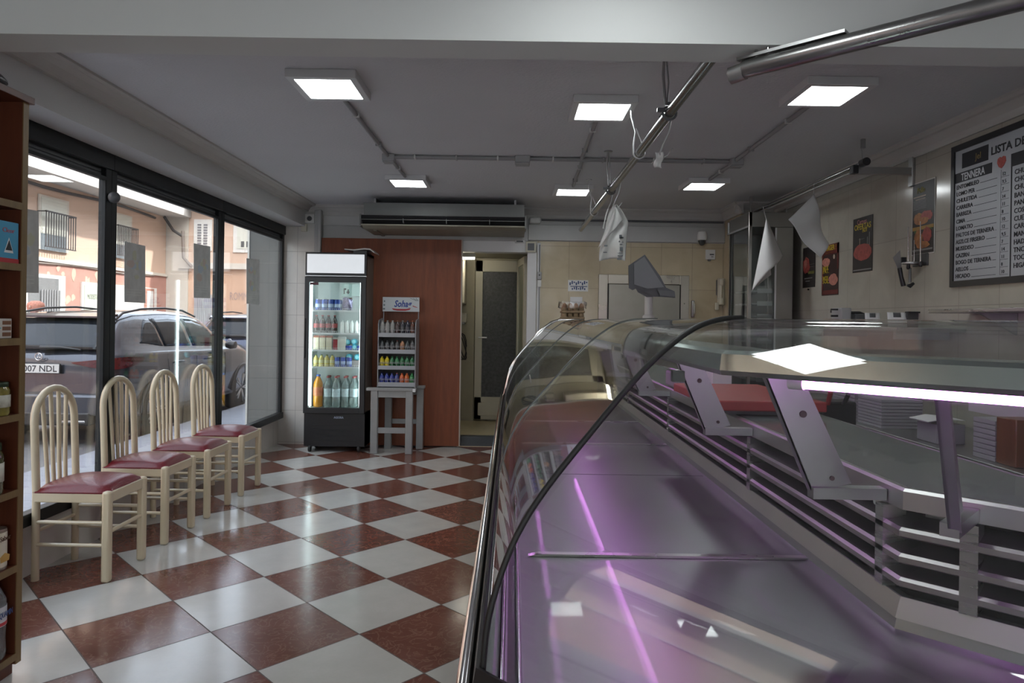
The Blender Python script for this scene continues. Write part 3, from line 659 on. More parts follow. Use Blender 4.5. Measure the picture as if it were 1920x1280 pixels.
for k in range(2): put(p, fx1-.20+k*.12, yy, shz[2]+.003, 'low blue tin at the right of the third fridge shelf', 'tin', 'low blue tins in the fridge')
def roundpack(name, r, c):
    root = bpy.data.objects.new(name, None); C.objects.link(root)
    MB().lathe([(.001,-.05),(r*.9,-.05),(r,-.04),(r,.04),(r*.9,.05),(.001,.05)], (0,0,r), 18, 'Y').build('body', M('pack '+str(c), c, .3, var=.2), root)
    MB().lathe([(.001,-.056),(r*.55,-.056),(r*.6,-.05),(.001,-.05)], (0,0,r), 18, 'Y').build('centre', M('pack centre', (.25,.62,.68), .3), root)
    return root
p = roundpack('bottle_base', .032, (.02,.32,.42))
for k, (x, z) in enumerate(((fx1-.22, shz[2]+.055), (fx1-.15, shz[2]+.06), (fx1-.14, shz[2]+.004))): put(p, x, yy+.06, z, 'teal end of a bottle lying on the third fridge shelf', 'bottle', 'lying teal bottles on the third fridge shelf')
for k, x in enumerate((fx1-.20, fx1-.115)): put(p, x, yy+.06, shz[3]+.075, 'teal end of a bottle lying high on the fourth fridge shelf', 'bottle', 'lying teal bottles on the fourth fridge shelf')
tag(MB().box(fx1-.24, fx1-.08, yy+.02, yy+.12, shz[3]+.003, shz[3]+.073, bev=.006).build('cardboard_tray', M('grey carton', (.30,.26,.24), .6)), 'grey tray of bottles at the right of the fourth fridge shelf', 'tray')
# shelf 4: yellow bottles, blue pack
p = bottle('juice_bottle', .125, .026, (.62,.50,.16), (.10,.20,.05), .35, labelc=(.60,.56,.30))
for k in range(4): put(p, fx0+.085+k*.056, yy, shz[3]+.003, 'pale yellow juice bottle on the fourth fridge shelf', 'bottle', 'yellow juice bottles in the fridge')
p = can('blue_can', .10, .028, (.05,.09,.38), band=(.35,.42,.62))
for k in range(3): put(p, fx0+.305+k*.06, yy, shz[3]+.003, 'blue can in the row on the fourth fridge shelf', 'can', 'blue cans on the fourth fridge shelf')
# bottom: big bottles
p = bottle('orange_soda_bottle', .33, .048, (.60,.24,.015), (.08,.16,.50), .30, labelc=(.66,.22,.10), waist=True)
put(p, fx0+.112, yy, zf+.002, 'big orange soda bottle at the bottom left of the fridge', 'bottle')
p = bottle('water_bottle', .315, .042, None, (.42,.10,.10), .32, labelc=(.50,.60,.62), waist=True, mat=clear_pl)
for k in range(4): put(p, fx0+.215+k*.088, yy+(.0 if k != 1 else -.02), zf+.002, 'clear water bottle with red cap at the bottom of the fridge', 'bottle', 'clear bottles at the bottom of the fridge')
p = bottle('water_bottle', .315, .042, None, (.42,.10,.10), .32, labelc=(.50,.60,.62), waist=True, mat=clear_pl)
for k in range(4): put(p, fx0+.20+k*.09, yy+.10, zf+.002, 'clear water bottle with red cap in the rear row at the bottom of the fridge', 'bottle', 'rear clear bottles at the bottom of the fridge')
# folded bracket on the fridge roof
t = thing('towel_holder', 'grey plastic tray lying on top of the drinks fridge', 'tray', (-1.53, 7.1, zt))
MB().strip([[Vector((x, y0_, z)) for x, z in ((-1.70,zt+.03),(-1.60,zt+.022),(-1.50,zt+.035),(-1.44,zt+.03),(-1.40,zt+.0),(-1.40,zt+.012),(-1.44,zt+.045),(-1.50,zt+.048),(-1.60,zt+.035),(-1.70,zt+.04))] for y0_ in (6.96, 7.22)]).build('tray', M('pale grey plastic', (.42,.42,.41), .35), t)
MB().box(-1.62, -1.48, 7.0, 7.2, zt, zt+.026, bev=.005).build('foot', dark_grey, t)

# ================================================================== GREY TABLE AND THE SAUCE RACK
t = thing('grey_table', 'small grey painted wooden table carrying the sauce rack', 'table', (-1.17, 7.1, 0))
ty0, ty1, tz = 6.92, 7.27, .655
legs = [(-1.405,ty0),(-1.055,ty0),(-1.315,ty1-.065),(-.985,ty1-.065)]
for i, (x, y) in enumerate(legs): MB().box(x, x+.07, y, y+.065, 0, tz-.02, bev=.005).build('leg', grey_paint, t)
MB().box(-1.335, -1.055, ty0+.012, ty0+.035, tz-.09, tz-.022, bev=.003).build('apron', grey_paint, t); MB().box(-1.25, -.985, ty1-.035, ty1-.012, tz-.09, tz-.022, bev=.003).build('apron', grey_paint, t)
MB().box(-1.335, -1.055, ty0+.015, ty0+.045, .205, .262, bev=.004).build('stretcher', grey_paint, t); MB().box(-1.25, -.985, ty1-.04, ty1-.012, .26, .31, bev=.004).build('stretcher', grey_paint, t)
MB().box(-1.45, -.95, ty0-.005, ty0+.075, tz-.022, tz+.008, bev=.004).box(-1.40, -.90, ty1-.08, ty1, tz-.022, tz+.008, bev=.004).box(-1.36, -.99, ty0+.07, ty1-.07, tz-.018, tz+.004).build('top', grey_paint, t)
MB().box(-.985, -.955, ty0-.01, ty0+.0, tz-.03, tz+.004, bev=.003).build('corner_plate', alu, t)
rx0, rx1, ry0, ry1 = atY(709, 700, 6.98).x, atY(777, 700, 6.98).x, 6.98, 7.24
def rz(y): return atY(742, y, ry0).z
rack_metal = M('pale grey metal', (.31,.32,.34), .4, .2, var=.03)
t = thing('sauce_rack', 'grey four-shelf metal sauce rack with a printed sign on top', 'rack', ((rx0+rx1)/2, 7.1, tz+.008))
zb_, zt_ = tz+.009, rz(600)
for x in (rx0-.008, rx1+.002):
    MB().prism([(ry0,zb_),(ry1,zb_),(ry1,zt_-.02),(ry1-.05,zt_+.02),(ry0+.03,zt_+.0),(ry0,zt_-.04)], lambda u, v, d: Vector((d, u, v)), x, x+.007).build('side_panel', rack_metal, t)
lips = [(632,624),(663,655),(693,685.5),(725,716.5)]
for lo, hi in lips:
    z0, z1 = rz(lo), rz(hi); b = MB().mat(rack_metal).box(rx0, rx1, ry0, ry0+.006, z0, z1, bev=.002).box(rx0, rx1, ry0+.006, ry1, z0+.008, z0+.013)
    b.tube([(rx0,ry0+.004,z1+.028),(rx1,ry0+.004,z1+.028)], .0025, 6)
    for k in range(9): x = rx0+.01+k*(rx1-rx0-.02)/8; b.tube([(x,ry0+.004,z1),(x,ry0+.004,z1+.028)], .0018, 5)
    b.build('shelf', parent=t)
MB().box(rx0, rx1, ry1-.006, ry1, zb_, zt_-.02).build('back_panel', M('dark back', (.05,.045,.045), .5), t)
sx0, sx1 = atY(717.5, 570, 7.22).x, atY(786.5, 570, 7.22).x; sz1, sz0 = atY(750, 557, 7.22).z, atY(750, 584, 7.22).z
for x in (sx0+.01, sx1-.01): MB().tube([(x,7.232,zt_-.1),(x,7.232,sz1-.02)], .005, 8).build('sign_post', rack_metal, t)
sg = MB().box(sx0, sx1, 7.215, 7.225, sz0, sz1, bev=.002).build('sign', M('sign white', (.55,.58,.60), .35), t)
text('Sohag', .095, M('sign navy', (.03,.06,.28), .4), sg, (sx0+.12, 7.2145, sz0+.05), (1,0,0), (0,0,1), width=.185, bold=.003, shear=.25)
b = MB(); c0 = Vector(((sx0+sx1)/2+.005, 7.2145, sz0+.035))
b.prism([(-.10,.0),(-.085,-.018),(-.04,-.026),(.04,-.026),(.085,-.016),(.10,.004),(.05,-.006),(-.05,-.006)], lambda u, v, d: Vector((c0.x+u, d, c0.z+v)), 7.2125, 7.2150)
b.prism([(.12,.03),(.165,.012),(.168,.006),(.14,.014),(.115,.022)], lambda u, v, d: Vector((c0.x+u, d, c0.z+v)), 7.2125, 7.2150)
b.build('red_swoosh', M('sign red', (.40,.02,.03), .4), sg)
b = MB()
for k in range(3): b.box(sx0+.006+k*.004, sx0+.026, 7.2125, 7.215, sz0+.02+k*.04, sz0+.034+k*.04)
for k in range(3): b.prism([(sx1-.10+k*.03, sz1-.010), (sx1-.095+k*.03, sz1-.008), (sx1-.03+k*.01, sz1-.035), (sx1-.035+k*.01, sz1-.037)], lambda u, v, d: Vector((u, d, v)), 7.2125, 7.215)
b.build('leaf_print', M('grey green print', (.10,.13,.14), .5), sg)
rows = [ [((.30,.30,.29),(.33,.33,.31))]*3+[((.05,.02,.02),(.30,.10,.05)),((.04,.04,.05),(.40,.40,.38)),((.03,.03,.05),(.05,.06,.12)),((.10,.03,.015),(.42,.12,.05))],
         [((.06,.065,.07),(.05,.06,.06))]*3+[((.05,.05,.055),(.30,.08,.06)),((.36,.17,.08),(.10,.07,.05)),((.07,.08,.08),(.04,.04,.05)),((.12,.12,.12),(.10,.10,.10))],
         [((.62,.50,.02),(.60,.50,.05))]*2+[((.03,.16,.06),(.02,.20,.06))]*5,
         [((.02,.04,.26),(.02,.04,.30))]*3+[((.03,.05,.22),(.40,.10,.12)),((.55,.10,.02),(.58,.12,.02)),((.55,.12,.02),(.58,.14,.02)),((.02,.22,.05),(.02,.26,.05))] ]
hts = [.155, .12, .118, .122]; names = {0:'grey',1:'dark',2:'yellow',3:'green',4:'blue',5:'orange'}
def cname(c):
    r, g, b_ = c
    if r > .4 and g > .3: return 'yellow'
    if r > .3: return 'orange'
    if g > .12 and g > r*2: return 'green'
    if b_ > .15 and b_ > r*2: return 'blue'
    if r > .2: return 'grey'
    return 'dark'
rown = ['top', 'second', 'third', 'bottom']
protos = {}
for ri, row in enumerate(rows):
    for k, (c, cp) in enumerate(row):
        key = (c, cp, ri)
        if key not in protos: protos[key] = bottle('sauce_bottle', hts[ri], .0235, c, cp, .30, labelc=tuple(min(1, v*.8+.06) for v in c))
        cn = cname(c); lab = '%s sauce bottle on the %s shelf of the rack' % (cn, rown[ri])
        same = [q for q in row if cname(q[0]) == cn]
        put(protos[key], rx0+.030+k*(rx1-rx0-.06)/6, ry0+.040, rz(lips[ri][0])+.014, lab, 'bottle', ('%s sauce bottles on the %s rack shelf' % (cn, rown[ri])) if len(same) > 1 else None)

# ================================================================== CHAIRS
def arc_path():
    pts = []; hw, top, rad = .160, .965, .160
    lean = lambda z: -.022*max(0, (z-.45)/.52)
    for z in (0, .2, .45, .62, top-rad): pts.append((lean(z), -hw, z))
    for k in range(1, 12):
        a = PI - PI*k/12; z = top-rad+rad*1.0*math.sin(a); pts.append((lean(z), hw*math.cos(a), z))
    for z in (top-rad, .62, .45, .2, 0): pts.append((lean(z), hw, z))
    return pts
def make_chair():
    t = thing('dining_chair', '', 'chair', (0,0,0), None)
    MB().tube(arc_path(), .0185, 12).build('back_frame', cream_wood, t)
    for s in (-1, 1):
        MB().box(.345, .387, s*.165-.021, s*.165+.021, 0, .462, bev=.012).build('leg', cream_wood, t)
    for k in range(4):
        f = (k-1.5)/1.5; yt = f*.095; yb = f*.070
        ztop = .965-.16+math.sqrt(max(0, .16**2-yt**2))-.01
        MB().tube([(0, yb, .455), (-.008, yb*1.1, .62), (-.020, yt, ztop)], .0105, 8).build('spindle', cream_wood, t)
    MB().box(-.01, .37, -.178, -.150, .402, .455, bev=.005).box(-.01, .37, .150, .178, .402, .455, bev=.005).box(-.012, .014, -.165, .165, .415, .455, bev=.004).box(.352, .378, -.16, .16, .400, .455, bev=.005).build('seat_frame', cream_wood, t)
    # padded seat, domed
    def seat(u, v):
        x = -.005+.375*u; y = -.178+.356*v
        e = min(1, 6*min(u, 1-u))*min(1, 6*min(v, 1-v))
        return Vector((x, y, (.456+.014*min(1, e*3)+.040*(math.sin(PI*u)*math.sin(PI*v))**.55)))
    b = MB(); n = 18
    top = [[b.bm.verts.new(seat(i/n, j/n)) for j in range(n+1)] for i in range(n+1)]
    for i in range(n):
        for j in range(n): b.face([top[i][j], top[i+1][j], top[i+1][j+1], top[i][j+1]], True)
    ring = [top[i][0] for i in range(n+1)] + [top[n][j] for j in range(1, n+1)] + [top[i][n] for i in range(n-1, -1, -1)] + [top[0][j] for j in range(n-1, 0, -1)]
    low = [b.bm.verts.new((v.co.x, v.co.y, .448)) for v in ring]
    for i in range(len(ring)): b.face([ring[i], ring[(i+1) % len(ring)], low[(i+1) % len(ring)], low[i]])
    b.face(low)
    b.build('seat', red_vinyl, t)
    for s in (-1, 1): MB().tube([(0, s*.165, .185), (.36, s*.165, .185)], .010, 8).build('stretcher', cream_wood, t); MB().tube([(0, s*.165, .30), (.36, s*.165, .30)], .010, 8).build('stretcher', cream_wood, t)
    MB().tube([(.366, -.16, .25), (.366, .16, .25)], .011, 8).build('stretcher', cream_wood, t); MB().tube([(0, -.16, .25), (0, .16, .25)], .010, 8).build('stretcher', cream_wood, t)
    return t
chair = make_chair()
spots = [(3.675, .0, 'cream arched chair with dark red seat nearest the viewer by the window'), (4.27, .015, 'cream arched chair with dark red seat second from the bookcase'),
         (4.81, .01, 'cream arched chair with dark red seat third from the bookcase'), (5.40, .02, 'cream arched chair with dark red seat farthest along the window')]
for i, (y, rzz, lab) in enumerate(spots):
    o = chair if i == 0 else dup(chair, (0,0,0), 0)
    o.location = (-2.408+.012*(i > 1), y, 0); o.rotation_euler = (0, 0, -rzz); o['label'] = lab; o['group'] = 'cream chairs along the window'

# ================================================================== BOOKCASE
bx, by1 = -1.84, 2.615
t = thing('shelf_unit', 'tall cherry wood shelf unit with light edges at the left front', 'shelf', (-1.98, 1.8, 0))
b = MB().mat(shelf_wood).box(-2.12, bx-.004, by1-.028, by1, .045, 2.15); b.mat(edge_wood).box(bx-.004, bx, by1-.028, by1, .045, 2.15); b.build('side_panel', parent=t)
b = MB().mat(shelf_wood).box(-2.12, bx-.004, .9, .928, .045, 2.15); b.mat(edge_wood).box(bx-.004, bx, .9, .928, .045, 2.15); b.build('side_panel', parent=t)
MB().mat(shelf_wood).box(-2.13, -2.12, .9, by1, .045, 2.15).build('back_panel', parent=t)
MB().mat(shelf_wood).box(-2.13, bx+.014, .89, by1+.012, 2.15, 2.176, bev=.002).build('top', parent=t)
MB().mat(shelf_wood).box(-2.10, bx-.03, .93, by1-.004, 0, .045).build('plinth', parent=t)
shelfz = []
for y in (388, 502, 640, 781, 922, 1063, 1228):
    z = EYE+(586.8-y)*2.6/F; shelfz.append(z+.013)
    b = MB().mat(shelf_wood).box(-2.12, bx-.004, .928, by1-.028, z-.013, z+.013); b.mat(edge_wood).box(bx-.004, bx, .928, by1-.028, z-.013, z+.013); b.build('shelf', parent=t)
t = thing('speaker_puck', 'round black speaker lying on top of the shelf unit', 'speaker', (-1.92, 2.5, 2.176))
MB().lathe([(.001,0),(.075,0),(.083,.012),(.083,.028),(.07,.042),(.001,.046)], (-1.92, 2.47, 2.176), 28).build('body', black, t); MB().lathe([(.084,.018),(.0855,.018),(.0855,.024),(.084,.024)], (-1.92, 2.47, 2.176), 28).build('rim', dark_grey, t)
# blue box
def zs(i): return shelfz[i]+.0005
t = thing('blue_box', 'blue carton with a dark pyramid picture on the upper shelf', 'box', (-1.90, 2.53, zs(1)))
z = zs(1); M_blue = M('blue card', (.06,.30,.48), .4, var=.08)
MB().box(-1.97, -1.846, 2.475, 2.578, z, z+.150, bev=.002).build('carton', M_blue, t)
MB().box(-1.9701, -1.8448, 2.4745, 2.5785, z, z+.016).build('red_band', M('red card', (.42,.03,.04), .4), t)
b = MB().mat(ink).prism([(2.512,.045),(2.545,.045),(2.529,.082)], lambda u, v, d: Vector((d, u, z+v)), -1.8455, -1.8445); b.mat(paper).prism([(2.505,.036),(2.552,.036),(2.529,.092)], lambda u, v, d: Vector((d, u, z+v)), -1.8459, -1.8456); b.build('picture', parent=t)
text('Cleor', .024, M('print red', (.45,.08,.1), .5), t, (-1.8453, 2.495, z+.110), (0,1,0), (0,0,1), width=.06)
t = thing('green_box', 'narrow green and brown packet left of the blue carton', 'box', (-1.90, 2.44, zs(1)))
MB().box(-1.97, -1.85, 2.40, 2.462, z, z+.145, bev=.002).build('carton', M('green brown card', (.10,.16,.10), .5, var=.4, vscale=18), t)
MB().box(-1.8502, -1.849, 2.41, 2.455, z+.12, z+.13).build('white_strip', paper, t)
t = thing('biscuit_box', 'white biscuit pack with brown picture on the third shelf', 'box', (-1.9, 2.5, zs(2)))
z = zs(2)
MB().box(-1.96, -1.85, 2.42, 2.555, z, z+.072, bev=.002).build('carton', M('cream card', (.56,.53,.50), .5, var=.06), t)
b = MB().mat(M('brown print', (.20,.09,.05), .5, var=.3)); 
for k in range(3): b.box(-1.8502, -1.849, 2.508, 2.550, z+.008+k*.021, z+.022+k*.021)
b.build('picture', parent=t)
b = MB().mat(M('pink print', (.50,.10,.12), .5)).box(-1.8502, -1.849, 2.43, 2.495, z+.05, z+.056); b.mat(M('cyan print', (.10,.35,.45), .5)).box(-1.8502, -1.849, 2.45, 2.50, z+.035, z+.04).build('stripe', parent=t)
def jar(name, loc, h, r, fill, lid, label, cat='jar', lab2=True):
    t = thing(name, label, cat, loc); x, y, z = loc
    MB().lathe([(.001,0),(r*.92,0),(r,.008),(r,h*.76),(r*.80,h*.86),(r*.80,h*.88),(.001,h*.88)], loc, 24).build('glass_body', M('jar '+name+str(fill), fill, .10, var=.45, vscale=45, coat=1), t)
    MB().lathe([(r*.84,h*.86),(r*.86,h*.865),(r*.86,h*.985),(r*.80,h),(.001,h)], loc, 24).build('lid', M('lid '+str(lid), lid, .3, .3), t)
    if lab2:
        b = MB(); n = 12; a0 = -1.0
        b.strip([[Vector((x+(r+.0008)*math.cos(a0+1.6*k/n), y+(r+.0008)*math.sin(a0+1.6*k/n), z+zz)) for k in range(n+1)] for zz in (h*.25, h*.62)], closed_loop=False, smooth=True)
        b.build('label_paper', M('jar label', (.55,.54,.46), .5, var=.25, vscale=50), t, solid=.0006)
    return t
jar('olive_jar', (-1.882, 2.535, zs(3)), .122, .037, (.20,.17,.04), (.03,.05,.03), 'glass jar of green olives with a dark lid on the fourth shelf')
jar('olive_jar', (-1.882, 2.45, zs(3)), .122, .037, (.22,.19,.04), (.03,.05,.03), 'glass jar at the picture edge left of the olive jar')
jar('pickle_jar', (-1.890, 2.50, zs(4)), .185, .048, (.05,.055,.02), (.03,.06,.03), 'large dark pickle jar with an oval label on the fifth shelf')
for k, (y, l) in enumerate(((2.535, 'tin of food with a cream picture label nearest the side panel'), (2.46, 'tin of food with a cream picture label at the picture edge'))):
    t = thing('food_tin', l, 'tin', (-1.885, y, zs(5))); z = zs(5)
    MB().lathe([(.001,0),(.035,0),(.036,.004),(.036,.146),(.035,.15),(.001,.147)], (-1.885, y, z), 24).build('body', M('tin metal', (.40,.36,.30), .3, .8), t)
    MB().lathe([(.0364,.012),(.0368,.012),(.0368,.138),(.0364,.138)], (-1.885, y, z), 24).build('label_wrap', M('tin label', (.58,.53,.42), .5, var=.10, vscale=20), t)
    text('Sabor', .026, M('print brown', (.10,.05,.03), .5), t, (-1.8475, y-.026, z+.108), (0,1,0), (0,0,1), width=.052)
    MB().prism([(-.02,.03),(.02,.03),(.024,.05),(.0,.062),(-.024,.05)], lambda u, v, d: Vector((d, y+u, z+v)), -1.8485, -1.8475).build('picture', M('ochre print', (.50,.30,.08), .5), t)
for k, (y, l, xx) in enumerate(((2.525, 'large clear water bottle with a red cap nearest the side panel', -1.89), (2.42, 'large clear water bottle at the picture edge on the bottom shelf', -1.885))):
    z = zs(6); t = thing('large_water_bottle', l, 'bottle', (xx, y, z)); r, h = .048, .30
    MB().lathe([(.001,0),(r*.8,0),(r*.95,.012),(r,.03),(r*.94,.08),(r,.13),(r*.96,.17),(r,.19),(r*.98,.22),(r*.6,.262),(.016,.28),(.016,.29)], (xx, y, z), 26).build('body', M('big bottle', (.50,.52,.52), .06, var=.03, trans=.8), t)
    MB().lathe([(.019,.280),(.020,.281),(.020,.298),(.017,h)], (xx, y, z), 16).build('cap', M('red cap', (.45,.03,.03), .4), t)
    MB().lathe([(r*1.01,.130),(r*1.02,.130),(r*1.02,.200),(r*1.01,.200)], (xx, y, z), 26).build('label_wrap', M('bottle label', (.60,.62,.64), .4, var=.04), t)
    MB().lathe([(r*1.03,.132),(r*1.03,.144)], (xx, y, z), 26).build('red_band', M('red band', (.45,.04,.05), .4), t)
    text('AQUAMIN', .03, M('print navy', (.04,.08,.22), .5), t, (xx+r+.003, y-.035, z+.162), (0,1,0), (0,0,1), width=.075)

# ================================================================== RAILS AND HOOKS
t = thing('ceiling_rail', 'long steel rail hung from the ceiling down the middle of the shop', 'rail', (.68, 4.6, 2.27))
px_, pz_ = .682, 2.285
MB().tube([(px_,2.36,pz_),(px_,6.97,pz_)], .0225, 16).build('rail', M('rail steel', (.36,.36,.35), .25, 1, var=.06, vscale=6), t)
for y in (3.05, 4.86):
    ring = [(px_+.03*math.cos(a*2*PI/16), y+.004*math.sin(a*2*PI/16), pz_+.03*math.sin(a*2*PI/16)) for a in range(16)]
    MB().tube(ring, .006, 8, closed=True).box(px_-.055, px_-.02, y-.01, y+.01, pz_+.005, pz_+.02).box(px_-.012, px_+.012, y-.03, y+.03, pz_+.022, pz_+.04).build('clamp', dark_grey, t)
    MB().tube([(px_-.025,y,2.56),(px_-.03,y,2.45),(px_-.018,y,2.32)], .007, 8).build('hanger_rod', galv, t); MB().tube([(px_-.02,y,2.56),(px_-.005,y,2.42),(px_-.01,y,2.32)], .004, 6).lathe([(.03,0),(.03,-.008),(.001,-.010)], (px_-.022, y, 2.56), 12).build('hanger_rod', galv, t)
def loop(y, label):
    p = [(px_-.05,y,2.56),(px_-.045,y,2.48),(px_-.022,y,2.40),(px_-.032,y,2.33)]
    p += [(px_+.031*math.cos(a), y, pz_+.031*math.sin(a)) for a in [PI+k*PI/10 for k in range(11)]] + [(px_+.02,y,2.33),(px_-.018,y,2.42)]
    tag(MB().tube(p, .0045, 8).lathe([(.028,0),(.028,-.006),(.001,-.007)], (px_-.05, y, 2.56), 12).build('rail_hanger', alu), label, 'hanger')
loop(3.78, 'white wire hanger looped round the ceiling rail nearest the beam'); loop(5.85, 'white wire hanger looped round the far end of the ceiling rail')
def hook(y, label, dx=0):
    x = px_+dx
    p = [(x-.024,y,pz_+.01),(x-.01,y,pz_+.032),(x+.016,y,pz_+.030),(x+.03,y,pz_),(x+.022,y+.01,pz_-.06),(x+.0,y+.02,pz_-.11),(x-.015,y+.02,pz_-.15),(x-.005,y+.02,pz_-.17),(x+.02,y+.02,pz_-.16),(x+.045,y+.02,pz_-.125)]
    return tag(MB().tube(p, .004, 8).build('meat_hook', galv), label, 'hook')
hook(3.15, 'bent steel meat hook on the ceiling rail holding a small tag'); hook(4.98, 'bent steel meat hook on the ceiling rail behind the plastic bag'); hook(4.62, 'steel meat hook carrying the white plastic bag')
# the little tag
b = MB(); y0 = 3.17; x0 = px_-.016
def tagp(u, v): return Vector((x0-.02+.034*u+.006*math.sin(6*v), y0+.012*math.sin(5*u+3*v), pz_-.145-.07*v))
b.grid(tagp, 5, 8); tag(b.build('paper_tag', paper, solid=.0012), 'crumpled white tag hanging from the front meat hook', 'tag')
# plastic bag: crumpled sleeve hanging from a hook
bagm = M('bag film', (.56,.56,.54), .35, var=.04, bump=.3, bscale=18, trans=.15)
t = thing('plastic_bag', 'white printed plastic bag hanging from the middle ceiling rail', 'bag', (.69, 4.62, 1.75))
yb = 4.60
def bagf(u, v):
    # u across, v downwards
    top = atY(1154, 384, yb); L = atY(1131+6*math.sin(5*v), 400+93*v, yb); Rr = atY(1177-7*v**2, 400+93*v, yb)
    w = min(1, v*3.2)**.8
    cx = top.x+(L.x*.5+Rr.x*.5-top.x)*w; hw = (Rr.x-L.x)/2*w+.006
    z = top.z+(atY(1150, 490, yb).z-top.z)*v
    return Vector((cx+hw*(2*u-1), yb+.012*math.sin(11*u+4*v)+.018*math.sin(5*u-6*v)*w, z+.02*math.sin(3*u)*w))
MB().grid(bagf, 24, 28).build('sheet', bagm, t, solid=.0015)
def bagflap(u, v):
    a = atY(1153, 386, yb-.03); c = atY(1122, 464, yb-.035); d = atY(1168, 412, yb-.03)
    p = a*(1-v)+ (c*(1-u)+d*u)*v
    return p+Vector((0, -.014*math.sin(PI*u)*math.sin(PI*v)-.006*math.sin(12*u+5*v), 0))
MB().grid(bagflap, 14, 14).build('folded_flap', bagm, t, solid=.0015)
MB().tube([atY(1140,392,yb), atY(1136,404,yb-.01), atY(1131,428,yb-.02), atY(1136,430,yb-.02), atY(1140,405,yb-.02)], .004, 6).build('handle_strap', bagm, t)
b = MB()
def bagbox(px0, px1, py0, py1): 
    a = atY(px0, py0, yb-.028); c = atY(px1, py1, yb-.028); b.box(a.x, c.x, a.y-.0008, a.y, a.z, c.z)
for r_ in ((1161,1166,440,447),(1163,1169,444,447),(1160,1163,451,454),(1166,1169,453,455),(1162,1167,457,459),(1160,1168,463,470),(1158,1167,473,475),(1158,1168,478,480),(1157,1165.5,484,487),(1133,1139,459,462),(1131,1138,472,474)): bagbox(*r_)
b.build('print', M('bag print', (.10,.11,.12), .6), t)

# the fat rail in front of the beam
a = atZ(1385, 133, 2.20); c = atZ(1900, 3, 2.20); dr_ = (c-a).normalized(); e = a+dr_*1.9
t = thing('front_rail', 'thick steel rail running diagonally across the upper right corner', 'rail', (e.x, e.y, 2.17))
MB().tube([a+dr_*.02, e], .0285, 20).build('rail', M('fat rail steel', (.34,.34,.33), .30, 1, var=.08, vscale=6, rvar=.08), t)
MB().tube([a-dr_*.028+Vector((0,0,-.01)), a+dr_*.02+Vector((0,0,-.005))], .030, 8).build('end_cap', dull_steel, t)
up = Vector((0,0,1)); sd_ = dr_.cross(up)
b = MB()
for q0, q1 in ((0, .34),): b.strip([[a+dr_*q+up*zz+sd_*ss for ss, zz in ((-.018,.030),(.018,.030),(.018,.040),(-.018,.040))] for q in (q0, q1)])
b.build('mounting_strip', dull_steel, t)
MB().tube([a+dr_*.06+up*.028, a+dr_*.06+up*.055], .006, 8).tube([a+dr_*.10+up*.028, a+dr_*.10+up*.055], .006, 8).build('bolt', chrome, t)
b = MB().strip([[a+dr_*q+up*zz+sd_*ss for ss, zz in ((-.02,.035),(.02,.035),(.02,.36),(-.02,.36))] for q in (.85, .86)]); b.build('ceiling_strap', dull_steel, t)

# rail on brackets along the right wall
rrx = 2.245
t = thing('wall_rail', 'steel hanging rail with black end on brackets at the right wall', 'rail', (rrx, 5.6, 2.38))
MB().tube([(rrx,4.44,2.405),(rrx,6.75,2.405)], .014, 14).build('rail', M('rail dark chrome', (.35,.35,.34), .2, 1), t)
MB().tube([(rrx,4.46,2.375),(rrx,6.6,2.375)], .007, 8).build('rail', dull_steel, t)
MB().tube([(rrx,4.40,2.405),(rrx,4.46,2.405)], .026, 18).build('end_cap', black, t)
for y in (4.50, 6.58):
    MB().box(rrx-.03, XR-.001, y-.018, y+.018, 2.345, 2.39, bev=.003).build('bracket_arm', galv, t)
    MB().box(XR-.02, XR-.001, y-.024, y+.024, 2.27, 2.46, bev=.003).build('wall_plate', galv, t)
    MB().box(rrx-.05, rrx-.012, y-.025, y+.025, 2.345, 2.40, bev=.004).build('clamp', black, t)
    MB().tube([(rrx,y-.05,2.41),(rrx-.01,y-.05,2.50),(rrx+.012,y-.05,2.56)], .004, 6).box(rrx-.012, rrx+.012, y-.06, y-.04, 2.50, 2.56).build('hanger_rod', galv, t)
cloth = M('white cloth', (.58,.58,.57), .5, var=.02, bump=.08, bscale=300)
def sheet(name, label, Y, outline_fn, cat='cloth', hy=None):
    t = thing(name, label, cat, (0,0,0)); return t
# sheet A: folded cone of white paper
def quad_sheet(P, amp, seed, nx=20, ny=20, dy=.0):
    def f(u, v):
        p = (P[0]*(1-u)+P[1]*u)*(1-v)+(P[3]*(1-u)+P[2]*u)*v
        return p+Vector((0, amp*math.sin(PI*u)*math.sin(PI*v)*1.5+amp*.4*math.sin(7*u+seed)*v+dy*u, 0))
    return MB().grid(f, nx, ny)
Ya = 6.05
def P(x, y, Y): return atY(x, y, Y)
t = thing('hanging_sheet', 'long white folded sheet hanging in front of the tall cooler', 'cloth', P(1425, 545, Ya))
def coneA(u, v):
    top = P(1437, 409, Ya); left = P(1410, 546, Ya-.04); right = P(1468, 479, Ya+.03)
    e = left*(1-u)+right*u + Vector((0,0,.075*math.sin(PI*u)*(1-u)))
    p = top*(1-v)+e*v
    return p+Vector((0, -.10*math.sin(PI*u)*v, 0))
def coneB(u, v):
    top = P(1437, 409, Ya+.05); left = P(1411, 545, Ya-.02); right = P(1446, 515, Ya+.10)
    e = left*(1-u)+right*u; p = top*(1-v)+e*v
    return p+Vector((0, .03*math.sin(PI*u)*v, 0))
MB().grid(coneA, 22, 22).build('front_fold', cloth, t, solid=.002); MB().grid(coneB, 16, 16).build('rear_fold', cloth, t, solid=.002)
MB().tube([(rrx-.02, Ya, 2.40), P(1431, 388, Ya), P(1437, 412, Ya)], .003, 6).build('wire_hook', galv, t)
Yb = 5.12
t = thing('hanging_sheet', 'white square sheet hanging by its corner before the small posters', 'cloth', P(1520, 482, Yb))
